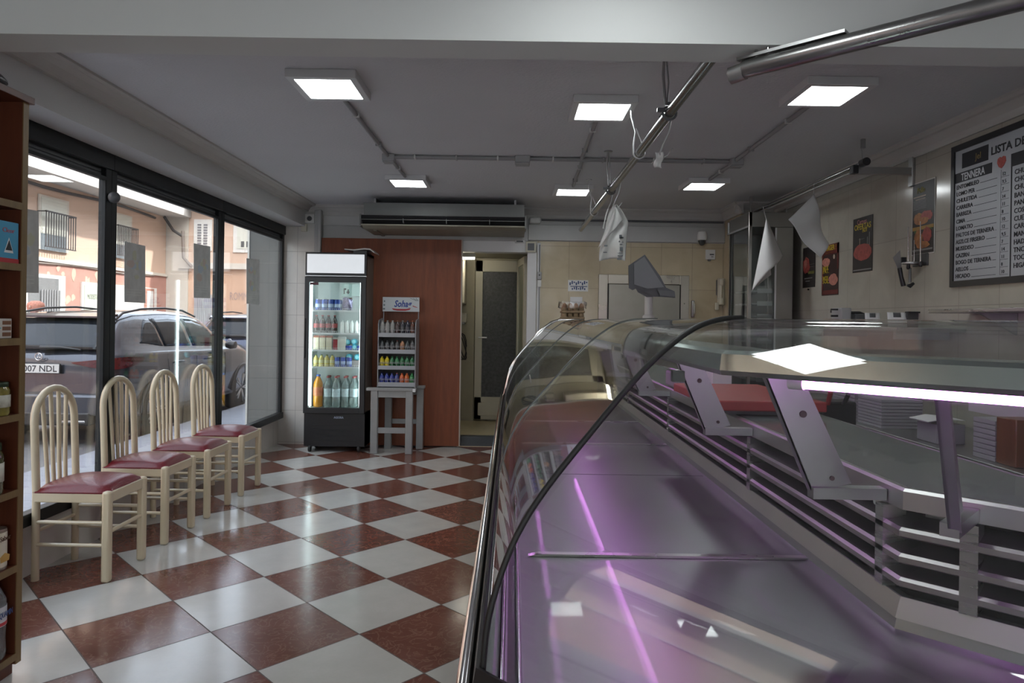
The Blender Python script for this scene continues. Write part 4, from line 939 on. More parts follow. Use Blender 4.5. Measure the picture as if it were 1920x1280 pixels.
def sqf(u, v):
    A = P(1526, 365, Yb); L = P(1477, 412, Yb-.03); Bt = P(1536, 484, Yb); Rr = P(1551, 457, Yb+.05)
    p = (A*(1-u)+Rr*u)*(1-v) + (L*(1-u)+Bt*u)*v
    return p+Vector((0, -.03*math.sin(2.2*PI*u+1.2*v)*(.4+u)-.015*math.sin(5*v)*u, .004*math.sin(6*u)*v))
MB().grid(sqf, 26, 26).build('sheet', cloth, t, solid=.002)
MB().tube([(rrx, Yb, 2.425), (rrx+.012, Yb, 2.395), P(1526, 345, Yb), P(1526, 367, Yb)], .003, 6).build('wire_hook', galv, t)

# ================================================================== TALL COOLER
cx0, cx1, cy0, cy1, cz = 2.115, 2.515, 6.20, 6.76, 2.365
t = thing('tall_cooler', 'tall steel upright cooler with glass side in the far right corner', 'fridge', ((cx0+cx1)/2, 6.5, 0))
stl = M('cooler steel', (.28,.27,.25), .38, .9, var=.07, vscale=5)
for x, y in ((cx0,cy0),(cx0,cy1-.03),(cx1-.03,cy1-.03)): MB().box(x, x+.03, y, y+.03, .05, cz, bev=.003).build('post', M('post steel', (.42,.41,.38), .3, 1), t)
MB().box(cx0, cx1, cy0, cy1, cz-.135, cz, bev=.004).build('header_box', stl, t)
MB().box(cx0-.012, cx0, cy0, cy1+.02, cz-.14, cz-.125).box(cx0-.012, cx0, cy1, cy1+.02, cz-.14, cz-.02).build('header_trim', alu, t)
MB().box(cx0+.245, cx1, cy0, cy0+.03, .05, cz-.135, bev=.003).build('front_panel', stl, t)
MB().box(cx1-.02, cx1, cy0+.03, cy1, .05, cz-.135).build('side_panel', stl, t)
MB().box(cx0+.03, cx1-.03, cy1-.02, cy1, .05, cz-.135).build('back_panel', M('cooler back', (.10,.11,.10), .4), t)
MB().box(cx0+.008, cx0+.014, cy0+.03, cy1-.03, .4, cz-.135).build('side_glass', win_glass, t)
MB().box(cx0+.03, cx0+.245, cy0+.008, cy0+.014, .4, cz-.135).build('door_glass', win_glass, t)
MB().box(cx0+.235, cx0+.250, cy0-.006, cy0+.0, .3, cz-.14).build('door_edge', alu, t)
MB().box(cx0, cx1, cy0, cy1, .05, .4).build('base', stl, t)
MB().box(cx0-.004, cx0+.002, cy1-.06, cy1-.03, .4, cz-.14).build('door_seal', rubber, t)
for k in range(11): MB().box(cx0+.05, cx0+.24, cy0+.05, cy1-.05, .5+k*.115, .512+k*.115).box(cx0+.10, cx0+.235, cy0+.045, cy0+.05, .49+k*.115, .53+k*.115).build('shelf', M('cooler shelf', (.30,.32,.31), .35, .5), t)
for k in range(8):
    tag(MB().box(cx0+.12, cx0+.225, cy0+.09, cy0+.20, .514+k*.115, .555+k*.115, bev=.01).build('food_pack', M('food pack '+str(k % 3), ((.20,.22,.18),(.28,.28,.26),(.14,.16,.14))[k % 3], .4, var=.3, vscale=30)), 'small wrapped pack on a shelf inside the tall cooler', 'pack', 'packs inside the tall cooler')

# ================================================================== PRICE BOARD (reading direction runs towards the viewer)
XW = XR-.002
def wz(px, py, X=XW): p = atX(px, py, X); return p.y, p.z
RD, UP = (0,-1,0), (0,0,1)
bl, bt, bb, br = 4.075, 2.415, 1.592, 2.98
t = thing('price_board', 'large black framed white butcher price list on the right wall', 'sign', (XR-.02, 3.5, bb))
MB().box(XR-.016, XR-.001, br+.01, bl-.01, bb+.01, bt-.01).build('panel', M('board white', (.34,.36,.385), .30, var=.02), t)
b = MB(); f_ = .030
b.box(XR-.024, XR-.001, bl-f_, bl, bb, bt).box(XR-.024, XR-.001, br, br+f_, bb, bt).box(XR-.024, XR-.001, br+f_, bl-f_, bb, bb+f_+.004).box(XR-.024, XR-.001, br+f_, bl-f_, bt-f_-.004, bt)
b.build('frame', black, t)
XB = XR-.0162; BI = M('board ink', (.015,.017,.022), .5); WI = M('board white ink', (.55,.58,.60), .5)
def bar(bm_, y0, y1, z0, z1, d=.0008): bm_.box(XB-d, XB, y0, y1, z0, z1)
b = MB(); bar(b, 3.765, 3.985, 2.272, 2.358); bar(b, 3.735, 4.045, 2.195, 2.252); bar(b, 3.05, 3.585, 2.195, 2.262); bar(b, 3.583, 3.592, bb+.034, 2.262)
b.build('header_blocks', BI, t)
L_ = [text('TENNERA', .058, WI, t, (XB-.001, 3.99, 2.203), RD, UP, width=.20, bold=.001), text('CERDO', .058, WI, t, (XB-.001, 3.50, 2.208), RD, UP, width=.17, bold=.001)]
merge(L_, 'header_lettering', t)
text('LISTA DE PRECIOS', .060, BI, t, (XB-.001, 3.745, 2.292), RD, UP, width=.52, bold=.0012, name='title')
text('Jel', .05, M('gold ink', (.25,.19,.06), .4), t, (XB-.001, 3.87, 2.298), RD, UP, name='logo_script')
b = MB().prism([(.0,-.034),(.020,-.020),(.034,.0),(.030,.024),(.012,.030),(.0,.024),(-.012,.030),(-.030,.022),(-.034,.0),(-.022,-.022)], lambda u, v, d: Vector((d, 3.662-u, 2.237+v)), XB-.0008, XB); b.build('red_emblem', M('emblem red', (.33,.07,.06), .5, var=.3, vscale=60), t)
c1 = ['ENTOMBLEO','LOMO PER','CHULETIDA','CARRERA','BARRIZA','CIMA','LOMATIO','PALTOS DE TERNERA','ASZLCE FIRSERO','MUSEDISO','CAZIRN','BOGO DE TERNERA','AELLOS','HICADO']
c2 = ['CHULEMO','CHCULETA','CHULETAS','BANCETA','PANCETA','COSTILLA','CUEZBA','CARETA','MANITCO','HADO','TNCANO','TOCINIL D','HIGADO']
tl = []; rules = MB(); boxes = MB()
for k, s in enumerate(c1):
    z = 2.158-k*.0397; tl.append(text(s, .033, BI, t, (XB-.001, 4.03, z), RD, UP, bold=.0006))
    w_t = max(v.co.y+world_loc(t).y for v in tl[-1].data.vertices)-min(v.co.y+world_loc(t).y for v in tl[-1].data.vertices)
    if 4.03-w_t-.012 > 3.70: bar(rules, 3.695, 4.03-w_t-.012, z, z+.0025)
    bar(boxes, 3.605, 3.665, z-.003, z-.0015); bar(boxes, 3.664, 3.665, z-.003, z+.037)
    tl.append(text(['12','9,5','7','14','11','8','10'][k % 7], .026, BI, t, (XB-.001, 3.655, z+.004), RD, UP))
for k, s in enumerate(c2):
    z = 2.150-k*.0402; tl.append(text(s, .036, BI, t, (XB-.001, 3.565, z), RD, UP, bold=.0006)); bar(rules, 3.15, 3.34, z, z+.0025)
for q in tl: q.name = 'price_line'
rules.build('rule_lines', BI, t); boxes.build('price_boxes', BI, t)

# posters on the right wall
YEL = M('poster yellow', (.50,.38,.03), .5, var=.1); PINK = M('poster pink meat', (.42,.17,.13), .45, var=.35, vscale=40); REDM = M('poster red meat', (.30,.06,.05), .45, var=.35, vscale=35)
PALE = M('poster pale', (.45,.36,.28), .5, var=.2, vscale=30); DRED = M('poster dark red', (.13,.02,.015), .45); ORNG = M('poster orange', (.32,.13,.04), .45, var=.5, vscale=30)
PG = M('poster grey', (.20,.20,.20), .5)
def poster(label, y0, y1, z0, z1, build, bgc=(.022,.018,.017), border=None):
    t = thing('meat_poster', label, 'poster', (XW, (y0+y1)/2, z0)); X = XW-.001
    MB().box(X-.002, X, y0, y1, z0, z1).build('sheet', M('poster paper '+str(bgc), bgc, .4, var=.3, vscale=12), t)
    if border: MB().box(X-.0015, X+.0005, y0-.007, y1+.007, z0-.007, z1+.007).build('border', border, t)
    W_, H_ = y0-y1, z1-z0
    def U(u): return y1-(y1-y0)*u          # u=0 left (far) edge
    def V(v): return z0+(z1-z0)*v
    def blob(m, cu, cv, ru, rv, name, jag=.12, seed=0, n=22):
        random.seed(seed+3); pts = [(U(cu+ru*math.cos(2*PI*k/n)*(1+random.uniform(-jag, jag))), V(cv+rv*math.sin(2*PI*k/n)*(1+random.uniform(-jag, jag)))) for k in range(n)]
        MB().prism(pts, lambda u, v, d: Vector((d, u, v)), X-.0032-seed*.0001, X-.002).build(name, m, t)
    def bars(m, lst, name):
        b = MB()
        for u0, u1, v0, v1 in lst: b.box(X-.0030, X-.002, U(u0), U(u1), V(v0), V(v1))
        b.build(name, m, t)
    def tx(s, u, v, size, w, m, name='lettering'): text(s, size, m, t, (X-.0034, U(u), V(v)), RD, UP, width=w, bold=.0008, name=name)
    build(blob, bars, tx)
    return t
def p1(blob, bars, tx):
    bars(PALE, [(.05,.62,.80,.815),(.15,.60,.765,.775)], 'white_lines'); bars(PG, [(.05,.66,.70+k*.022,.706+k*.022) for k in range(-3, 3)], 'small_print')
    for k, (u, v, a, c) in enumerate(((.30,.50,.22,.08),(.68,.52,.26,.07),(.45,.46,.3,.05),(.30,.22,.18,.12),(.70,.25,.2,.11),(.5,.12,.32,.05))): blob((ORNG, REDM, ORNG)[k % 3], u, v, a, c, 'meat_picture', .15, k)
    bars(M('poster board wood', (.40,.24,.06), .5, var=.3), [(.02,.98,.335,.385)], 'wood_band'); bars(M('salad green', (.10,.16,.05), .5, var=.3), [(.1,.35,.30,.335),(.6,.92,.32,.345)], 'salad'); bars(PG, [(.03,.95,.04,.065)], 'footer')
    tx('Pollo', .22, .86, .05, .08, M('poster olive', (.22,.20,.04), .5))
poster('tall meat poster hanging beside the price board', 4.262, 4.492, 1.822, 2.275, p1, border=M('poster edge', (.50,.49,.46), .5))
def p2(blob, bars, tx):
    blob(REDM, .52, .36, .46, .155, 'meat_picture', .05, 1); b = MB()
    bars(PALE, [(.14,.92,.355,.360),(.2,.86,.42,.425),(.2,.86,.30,.305),(.35,.36,.24,.50),(.52,.53,.22,.51),(.68,.69,.25,.48),(.36,.375,.50,.62)], 'string_lines'); bars(PG, [(.74,.77,.40,.62),(.84,.87,.38,.70),(.3,.6,.60,.605),(.04,.96,.03,.05)], 'grey_lines')
    tx('Carnes', .22, .88, .05, .14, M('poster pink', (.34,.14,.16), .5)); tx('OFERTAS', .08, .78, .06, .24, YEL); tx('HOY', .5, .72, .045, .07, YEL)
poster('tall black poster with a netted red roast on the right wall', 4.99, 5.275, 1.758, 2.165, p2)
def p3(blob, bars, tx):
    bars(DRED, [(0,1,.80,1),(0,.08,.05,1),(0,1,.02,.10),(.92,1,.5,1)], 'red_border'); tx('BURGER !', .15, .88, .06, .20, YEL); bars(YEL, [(.22,.66,.83,.84)], 'underline')
    blob(PINK, .25, .66, .24, .085, 'meat_picture', .1, 2); blob(PINK, .70, .30, .27, .11, 'meat_picture', .12, 3); blob(PALE, .74, .74, .05, .045, 'garlic', .1, 4)
    tx('MIX', .06, .50, .05, .10, YEL); tx('PAT.', .06, .44, .05, .11, YEL); tx('MIX', .06, .30, .05, .10, YEL); tx('SOL.', .06, .24, .05, .12, YEL); bars(PG, [(.05,.95,.06,.065)], 'footer')
poster('red edged burger poster with yellow lettering on the right wall', 5.505, 5.795, 1.603, 2.02, p3, (.03,.012,.01))
def p4(blob, bars, tx):
    blob(REDM, .30, .55, .28, .20, 'meat_picture', .15, 5); blob(PINK, .25, .60, .12, .10, 'meat_picture', .2, 6); bars(M('herb', (.14,.13,.03), .5, var=.4), [(.45,.95,.33,.40)], 'herbs'); bars(PG, [(.15,.80,.22,.24),(.25,.6,.15,.17),(.6,.95,.5,.506),(.6,.95,.56,.566)], 'small_print')
poster('small dark poster partly behind the hanging square sheet', 5.93, 6.18, 1.685, 2.04, p4)
tag(MB().lathe([(.001,-.012),(.008,-.012),(.008,0),(.001,0)], (XW-.006, 6.04, 1.668), 10, 'X').build('wall_pin', black), 'tiny black pin on the wall under the small dark poster', 'pin')

# utensil holder
t = thing('tool_holder', 'steel ring holder for knives and rods on the right wall', 'holder', (2.55, 4.38, 1.80))
y0, z0 = wz(1741, 497); y1, z1 = wz(1714, 478)
MB().box(XR-.012, XR-.001, y0, y1, z0, z1, bev=.002).build('wall_plate', M('dark plate', (.10,.10,.10), .4, .6), t)
zr = z0+.012; cxr, cyr = 2.538, 4.40
MB().lathe([(.034,0),(.050,0),(.052,.006),(.050,.012),(.034,.012),(.034,0)], (cxr, cyr, zr), 28, sx=1.05).box(XR-.03, XR-.008, cyr-.03, cyr+.03, zr, zr+.012).build('ring', galv, t)
def rod(name, label, px_, py0, py1, Y, r=.005, hd=True):
    t = thing(name, label, 'tool', atY(px_, py1, Y)); a, c = atY(px_, py0, Y), atY(px_, 490, Y)
    MB().tube([a, c], [r*.6, r], 8).build('blade', chrome, t)
    if hd: MB().tube([c, atY(px_, py1-3, Y), atY(px_, py1, Y)], [.009, .012, .008], 10).build('handle', black, t)
rod('sharpening_steel', 'long thin sharpening steel standing left in the ring holder', 1703, 425, 505, 4.42); rod('sharpening_steel', 'long thin sharpening steel nearest the tall meat poster', 1726, 415, 500, 4.34)
rod('skewer', 'short steel skewer in the middle of the ring holder', 1714, 450, 500, 4.40, .003, False)
t = thing('meat_cleaver', 'wide cleaver with a black handle hanging left of the ring holder', 'knife', atY(1690, 537, 4.46))
bl_ = [(1674,483),(1688,468),(1690,503),(1684,505)]
MB().strip([[atY(x, y, yy_) for x, y in bl_] for yy_ in (4.458, 4.462)]).build('blade', galv, t)
MB().tube([atY(1686.5,502,4.46), atY(1690,520,4.46), atY(1694,536,4.46)], [.014,.013,.015], 10).build('handle', black, t)
MB().box(*sorted((atY(1689,482,4.475).x, atY(1698,482,4.475).x)), 4.464, 4.486, *sorted((atY(1690,492,4.47).z, atY(1690,482,4.47).z))).build('clip', black, t)
t = thing('tool_hook', 'black handled hook tool hanging below the ring holder', 'tool', atY(1707, 538, 4.42))
MB().tube([atY(1706,502,4.42), atY(1706,530,4.42)], .009, 10).build('shaft', M('grey handle', (.12,.12,.12), .4), t); MB().tube([atY(1701,534,4.42), atY(1706,536,4.42), atY(1713,531,4.42)], [.008,.014,.009], 10).build('knob', black, t)

# ================================================================== GLASS DISPLAY CASE (a straight run, a 45 degree corner and a second run)
FX, FYm = -.04, 1.248; T8 = .41421; C45 = .70711
def st(kind, v, q, z):
    """point of the case at depth q behind the front glass: 'far' run at Y=v, the mitre, or v metres along the near run"""
    if kind == 'far': return Vector((FX+q, v, z))
    if kind == 'mitre': return Vector((FX+q, FYm+T8*q, z))
    return Vector((FX+C45*v+C45*q, FYm-C45*v+C45*q, z))
YE, LE = 6.35, 1.75
STN = [('far', YE), ('mitre', 0), ('near', LE)]
def sweep(b, prof, stns, smooth=False): b.strip([[st(k, v, q, z) for q, z in prof] for k, v in stns], smooth=smooth); return b
t = thing('display_case', 'long curved glass butcher display case with steel deck and pink lighting', 'display case', (1.0, 2.5, 0))
CASE = t
case_body = M('case body steel', (.40,.40,.39), .35, .9, var=.06, vscale=4, rvar=.08)
b = MB(); sweep(b, [(.10,0),(.10,.09),(-.025,.11),(-.025,.63),(.012,.66),(.03,.50),(.95,.50),(.95,0)], STN); b.build('body', case_body, t)
b = MB(); sweep(b, [(-.004,.665),(.012,.665),(.040,.657),(.062,.642),(.075,.640),(.962,.640),(.968,.662),(.985,.712),(1.005,.712),(1.005,.60),(.10,.60),(.02,.60)], STN); b.build('deck', deck_steel, t)
b = MB(); sweep(b, [(.969,.664),(.9845,.711),(.980,.7125),(.964,.665)], STN); b.build('back_lip', M('lip steel', (.46,.45,.44), .42, 1, var=.07, vscale=5), t)
# chrome strips at the foot of the glass
for q, z, r, nm in ((-.040,.672,.017,'bumper_rail'),(.030,.668,.006,'inner_rail'),(.066,.648,.005,'inner_rail')):
    b = MB(); b.tube([st('far', YE, q, z), st('mitre', 0, q, z), st('near', LE, q, z)], r, 12); b.build(nm, chrome, t)
b = MB(); sweep(b, [(-.022,.655),(-.010,.655),(-.010,.735),(-.016,.735),(-.022,.70)], STN); b.build('rubber_seal', M('dark seal', (.015,.015,.016), .4), t)
b = MB(); sweep(b, [(-.030,.56),(-.026,.56),(-.026,.64),(-.030,.64)], STN); b.build('front_trim', chrome, t)
# deck dividers
def bar_at(k, v, q0=.10, q1=.955, w=.012):
    b = MB(); vv = [(k, v-w), (k, v+w)]
    b.strip([[st(kk, v_, q, z) for q, z in ((q0,.641),(q0+.03,.648),(q1-.06,.648),(q1,.648),(q1,.643),(q1-.06,.641))] for kk, v_ in vv]); return b
for k, v in (('far',2.12),('far',4.05),('far',4.95),('near',.95)): bar_at(k, v).build('deck_divider', steel, t)
b = MB(); sweep(b, [(.10,.6402),(.95,.6402),(.95,.6412),(.10,.6412)], [('far', 3.25), ('far', 3.254)]); b.build('deck_joint', dark_grey, t)
# end wall of the far end
b = MB().prism([(-.02,.11),(-.02,.68),(.03,.92),(.095,1.03),(.19,1.145),(.30,1.265),(.40,1.345),(.48,1.37),(.74,1.375),(.98,.97),(.98,.11)], lambda u, v, d: Vector((FX+u, d, v)), YE, YE+.015); b.build('end_panel', case_glass, t)
b = MB().tube([Vector((FX+u, YE+.004, v)) for u, v in ((-.02,.60),(-.02,.68),(.03,.92),(.095,1.03),(.19,1.145),(.30,1.265),(.40,1.345),(.48,1.372),(.70,1.376))], .012, 10); b.build('end_trim', chrome, t)
# curved glass
gp = [(-.004,.668),(-.002,.74),(.006,.82),(.029,.90),(.056,.965),(.093,1.024),(.140,1.083),(.192,1.142),(.245,1.202),(.298,1.258),(.335,1.292),(.368,1.318),(.402,1.341),(.436,1.357),(.480,1.368),(.53,1.3715),(.60,1.372),(.73,1.372)]
def cr(pts, n=3):
    out = []
    for i in range(len(pts)-1):
        p0, p1, p2, p3 = pts[max(i-1,0)], pts[i], pts[i+1], pts[min(i+2, len(pts)-1)]
        for k in range(n):
            s = k/n; out.append(tuple(.5*((2*p1[j])+(-p0[j]+p2[j])*s+(2*p0[j]-5*p1[j]+4*p2[j]-p3[j])*s*s+(-p0[j]+3*p1[j]-3*p2[j]+p3[j])*s**3) for j in (0, 1)))
    return out+[pts[-1]]
gc = cr(gp)
def off(pts, d):
    o = []
    for i, p in enumerate(pts):
        a, c = pts[max(i-1,0)], pts[min(i+1, len(pts)-1)]; tx, tz = c[0]-a[0], c[1]-a[1]; l = math.hypot(tx, tz); o.append((p[0]+tz/l*d, p[1]-tx/l*d))
    return o
gin = off(gc, .006)
def glass_panel(stns):
    b = MB(); loops = [[st(k, v, q, z) for q, z in gc+gin[::-1]] for k, v in stns]; n = len(loops[0])
    R_ = [[b.bm.verts.new(p) for p in l] for l in loops]
    for A, B in zip(R_, R_[1:]):
        for k in range(n): b.face([A[k], A[(k+1)%n], B[(k+1)%n], B[k]], True)
    m = len(gc)
    for Rr in (R_[0], R_[-1]):
        for k in range(m-1): b.face([Rr[k], Rr[k+1], Rr[n-2-k], Rr[n-1-k]])
    return b
ys = [1.248, 2.52, 3.80, 5.08, YE]
glass_panel([('mitre',0),('near',LE)]).build('curved_glass', case_glass, t)
for i in range(4):
    a = ('mitre', 0) if i == 0 else ('far', ys[i]+.004)
    glass_panel([a, ('far', ys[i+1]-.0)]).build('curved_glass', case_glass, t)
so = off(gc, -.001)
MB().tube([st('mitre', 0, q, z) for q, z in so[:-6]], .006, 8).build('corner_seam', M('black seam', (.008,.008,.008), .5), t)
for y in ys[1:4]: MB().tube([st('far', y+.002, q, z) for q, z in so[:-4]], .0026, 6).build('glass_seam', M('grey seam', (.06,.065,.06), .3), t)
MB().box(FX+.368, FX+.392, 1.40, 1.42, 1.240, 1.262).build('glass_clip', black, t)
# light hood under the flat top and its supports
hood = M('hood steel', (.44,.46,.46), .20, 1, var=.05, vscale=4, rvar=.05)
hp = [(.480,1.252),(.476,1.262),(.480,1.296),(.492,1.304),(.60,1.304),(.735,1.292),(.735,1.285),(.60,1.297),(.495,1.297),(.487,1.290),(.484,1.256)]
b = MB(); sweep(b, hp, STN); b.build('light_hood', hood, t)
b = MB(); sweep(b, [(.735,1.285),(.742,1.285),(.742,1.371),(.735,1.371)], STN); b.build('top_rear_trim', case_glass, t)
glow = M_emit('pink tube glow', (.86,.25,1.0), 12)
def tube_light(a, c, g=None):
    MB().tube([a, c], .0105, 12).build('light_tube', g or glow, t); d = (c-a).normalized()
    MB().tube([a-d*.03, a], .013, 12).tube([c, c+d*.03], .013, 12).build('tube_cap', white_plastic, t)
tube_light(st('near', .345, .545, 1.241), st('near', 1.60, .545, 1.241))
tube_light(st('far', 2.05, .60, 1.274), st('far', 3.9, .60, 1.274), M_emit('far tube glow', (.86,.27,1.0), 6)); tube_light(st('far', 4.05, .60, 1.274), st('far', 5.9, .60, 1.274), M_emit('far tube glow', (.86,.27,1.0), 6))
# louvred back rails
nose = [(.868,.0), (.806,.0), (.749,.0)]
for z, _ in nose:
    b = MB(); sweep(b, [(.978,z-.013),(.972,z-.009),(.972,z+.004),(.980,z+.011),(.990,z+.012),(1.060,z+.026),(1.060,z+.022),(.998,z+.006),(.998,z-.013)], STN); b.build('louvre', M('louvre steel', (.37,.355,.35), .40, 1, var=.08, vscale=6, rvar=.06), t)
def post(k, v, w=.018):
    b = MB(); b.strip([[st(k, v+dv, q, z) for q, z in ((.972,.713),(.972,.916),(1.03,.916),(1.03,.713))] for dv in (-w, w)]); b.build('back_post', steel, t)
def bracket(k, v):
    b = MB(); o_ = .011
    b.strip([[st(k, v+dv, q, z) for q, z in ((.655,1.285),(.745,1.285),(.90,.962),(.80,.938))] for dv in (-.003, .003)])
    b.strip([[st(k, v+dv, q, z) for q, z in ((.655,1.285),(.660,1.285),(.805,.938),(.80,.938))] for dv in (-.003, .022)])
    b.strip([[st(k, v+dv, q, z) for q, z in ((.798,.925),(.798,.953),(.981,.953),(.981,.925))] for dv in (-.018, .018)])
    br = b.build('glass_bracket', M('bracket steel', (.38,.385,.38), .38, .95, var=.07, vscale=9, rvar=.06), t)
    for q, z, r in ((.775,1.135,.009), (.850,.975,.006)):
        p = st(k, v-.004, q, z) if k == 'far' else st(k, v+.004, q, z)
        n = Vector((0,-1,0)) if k == 'far' else Vector((C45,-C45,0))
        pp = st(k, v-.003, q, z) if k == 'far' else st(k, v+.003, q, z)
        n = Vector((0,-1,0)) if k == 'far' else Vector((C45,-C45,0))
        MB().tube([pp, pp+n*.0035], r, 14).build('screw', M('rusty screw', (.06,.04,.035), .6), br)
for k, v in (('far',1.74),('far',2.70),('far',4.10),('far',5.5),('near',.545),('near',1.5)): post(k, v); bracket(k, v)
# worktop behind the case
wt = M('green grey worktop', (.15,.185,.165), .20, var=.14, vscale=3, coat=.2)
tw = thing('service_worktop', 'green grey service worktop with steel edge behind the display case', 'worktop', (1.15, 3.0, .93))
b = MB(); sweep(b, [(.995,.935),(.995,.968),(1.385,.968),(1.385,.935)], STN); b.build('slab', wt, tw)
b = MB(); sweep(b, [(.983,.920),(.983,.964),(.989,.971),(1.004,.9705),(1.004,.9685),(.994,.966),(.994,.920)], STN); b.build('front_edge', M('worktop edge steel', (.50,.49,.48), .36, 1, var=.05, rvar=.06), tw)
b = MB(); sweep(b, [(1.385,.93),(1.39,.93),(1.39,.970),(1.385,.970)], STN); b.build('rear_edge', dull_steel, tw)
tb = thing('service_cabinet', 'dark steel base cabinet under the service worktop', 'cabinet', (1.15, 3.0, 0))
b = MB(); sweep(b, [(1.10,.0),(1.10,.925),(1.36,.925),(1.36,.0)], STN); b.build('body', M('dark cabinet', (.010,.010,.010), .5, .3), tb)
b = MB()
for k, v in (('far',2.1),('far',3.1),('far',4.1),('near',.45)): b.strip([[st(k, v+dv, q, z) for q, z in ((1.085,.70),(1.085,.92),(1.10,.92),(1.10,.70))] for dv in (-.02, .02)])
b.build('stile', dull_steel, tb)
t = thing('paper_pouch', 'small folded white paper tucked under the worktop corner', 'paper', st('mitre', 0, 1.07, .90))
a = st('near', .33, 1.06, .925)
MB().strip([[st('near', .315+s, q, z) for s, z in ((0,.93),(.05,.93),(.045,.905),(.018,.892),(.004,.905))] for q in (1.058, 1.064)]).build('sheet', paper, t)
MB().strip([[st('near', .315+s, q, z) for s, z in ((0,.93),(.05,.93),(.026,.918))] for q in (1.054, 1.058)]).build('flap', paper, t)

# red chopping board and things on the worktop
t = thing('chopping_board', 'big thick red chopping board on the worktop behind the brackets', 'chopping board', (1.08, 3.3, .971))
MB().box(.875, 1.33, 2.90, 3.72, .992, 1.035, bev=.006).build('board', red_board, t); MB().box(.93, 1.30, 2.96, 3.66, .971, .992).build('foot_strip', dark_grey, t)
t = thing('white_block', 'white plastic block standing behind the red board', 'box', (1.16, 3.85, .971))
MB().box(1.10, 1.215, 3.80, 3.90, .971, 1.098, bev=.004).build('body', white_plastic, t); MB().box(1.105, 1.21, 3.79, 3.80, 1.00, 1.09, bev=.002).build('front', paper, t)
t = thing('knife_block', 'dark knife rack with a red handled knife behind the red board', 'holder', (1.5, 3.3, .80))
MB().box(1.60, 1.78, 3.55, 3.70, .80, .965, bev=.01).build('body', black, t); MB().tube([(1.62,3.53,.955),(1.62,3.50,1.02)], .012).build('knife_handle', red_board, t); MB().tube([(1.70,3.53,.955),(1.71,3.50,1.01)], .011).build('knife_handle', black, t)
# shop scale: base on the worktop, display head on a pole
t = thing('shop_scale', 'grey shop scale with a tilted display head on a white pole', 'scale', (1.04, 3.95, .971))
MB().mat(grey_box).box(.955, 1.24, 4.0, 4.28, .972, 1.07, bev=.015).build('base', parent=t)
MB().prism([(4.0,.985),(4.0,1.06),(3.93,1.03),(3.92,.985)], lambda u, v, d: Vector((d, u, v)), .965, 1.23).build('keypad', M('scale keypad', (.30,.30,.31), .4), t)
MB().box(.945, 1.25, 3.99, 4.29, 1.078, 1.092, bev=.004).build('weighing_plate', chrome, t)
MB().tube([(.79,4.0,1.375),(.79,4.0,1.545)], .0235, 18).build('pole', white_plastic, t)
MB().lathe([(.001,0),(.035,0),(.035,.02),(.024,.03)], (.79, 4.0, 1.375), 18).build('pole_collar', white_plastic, t)
hd = M('scale head grey', (.075,.08,.086), .4, var=.04); Yh = 4.0
def hp_(x, y, Y=Yh): return atY(x, y, Y)
out = [(1178,498),(1179,540),(1186,544),(1192,541),(1230,556),(1266,558),(1265,546),(1249,539),(1238,518),(1209,477)]
b = MB().strip([[hp_(x, y, Y_)-Vector((0,0,0)) for x, y in out] for Y_ in (3.93, 4.10)]); b.build('display_head', hd, t)
b = MB().strip([[hp_(x, y, Y_) for x, y in ((1189,494),(1189,533),(1214,541),(1245,538),(1208,481))] for Y_ in (3.918, 3.93)]); b.build('side_cover', M('scale cover grey', (.155,.16,.17), .42), t)
b = MB().strip([[hp_(x, y, Y_) for x, y in ((1192,541),(1196,548),(1213,557),(1232,556))] for Y_ in (3.95, 4.08)]); b.build('neck', dark_grey, t)
b = MB().strip([[hp_(x, y, Y_)+Vector((-.004,0,0)) for x, y in ((1179,502),(1179,535),(1180,535),(1180,502))] for Y_ in (3.95, 4.08)]); b.build('customer_screen', M('amber screen', (.32,.25,.17), .2), t)
b = MB().strip([[hp_(x, y, Y_) for x, y in ((1232,543),(1265,546),(1266,557),(1238,553))] for Y_ in (3.905, 3.93)]); b.build('rear_arm', dark_grey, t)
# egg trays on the glass top
t = thing('egg_tray_stack', 'stack of brown egg trays wrapped in film on the glass counter top', 'eggs', (.47, 5.45, 1.374))
ex0, ex1 = .385, .565
for k in range(2):
    b = MB().mat(M('pulp card', (.28,.20,.12), .8, var=.2, vscale=20)); z = 1.375+k*.048
    b.box(ex0, ex1, 5.36, 5.56, z, z+.02, bev=.006)
    for i in range(4):
        for j in range(4): b.lathe([(.012,.0),(.021,.012),(.017,.03),(.008,.034)], (ex0+.024+i*.044, 5.385+j*.048, z+.015), 10)
    b.build('pulp_tray', parent=t)
b = MB()
egg = M('brown egg', (.36,.20,.11), .4, var=.08)
for i in range(4):
    e_ = MB().lathe([(.001,0),(.012,.003),(.019,.014),(.020,.026),(.014,.042),(.001,.050)], (ex0+.024+i*.044, 5.385, 1.452), 14).build('egg', egg, t)
film = M_glass('stretch film', (.95,.95,.95), 1.2, .12)
random.seed(4); b = MB()
def wrap(u, v):
    a = 2*PI*u; x = (ex0+ex1)/2+(.105+.006*math.sin(9*a+4*v))*math.copysign(abs(math.cos(a))**.5, math.cos(a)); y = 5.46+(.112+.006*math.sin(7*a))*math.copysign(abs(math.sin(a))**.5, math.sin(a))
    return Vector((x, y, 1.462+.052*v+.006*math.sin(5*a)))
b.grid(wrap, 40, 6).build('plastic_wrap', film, t, solid=.001)

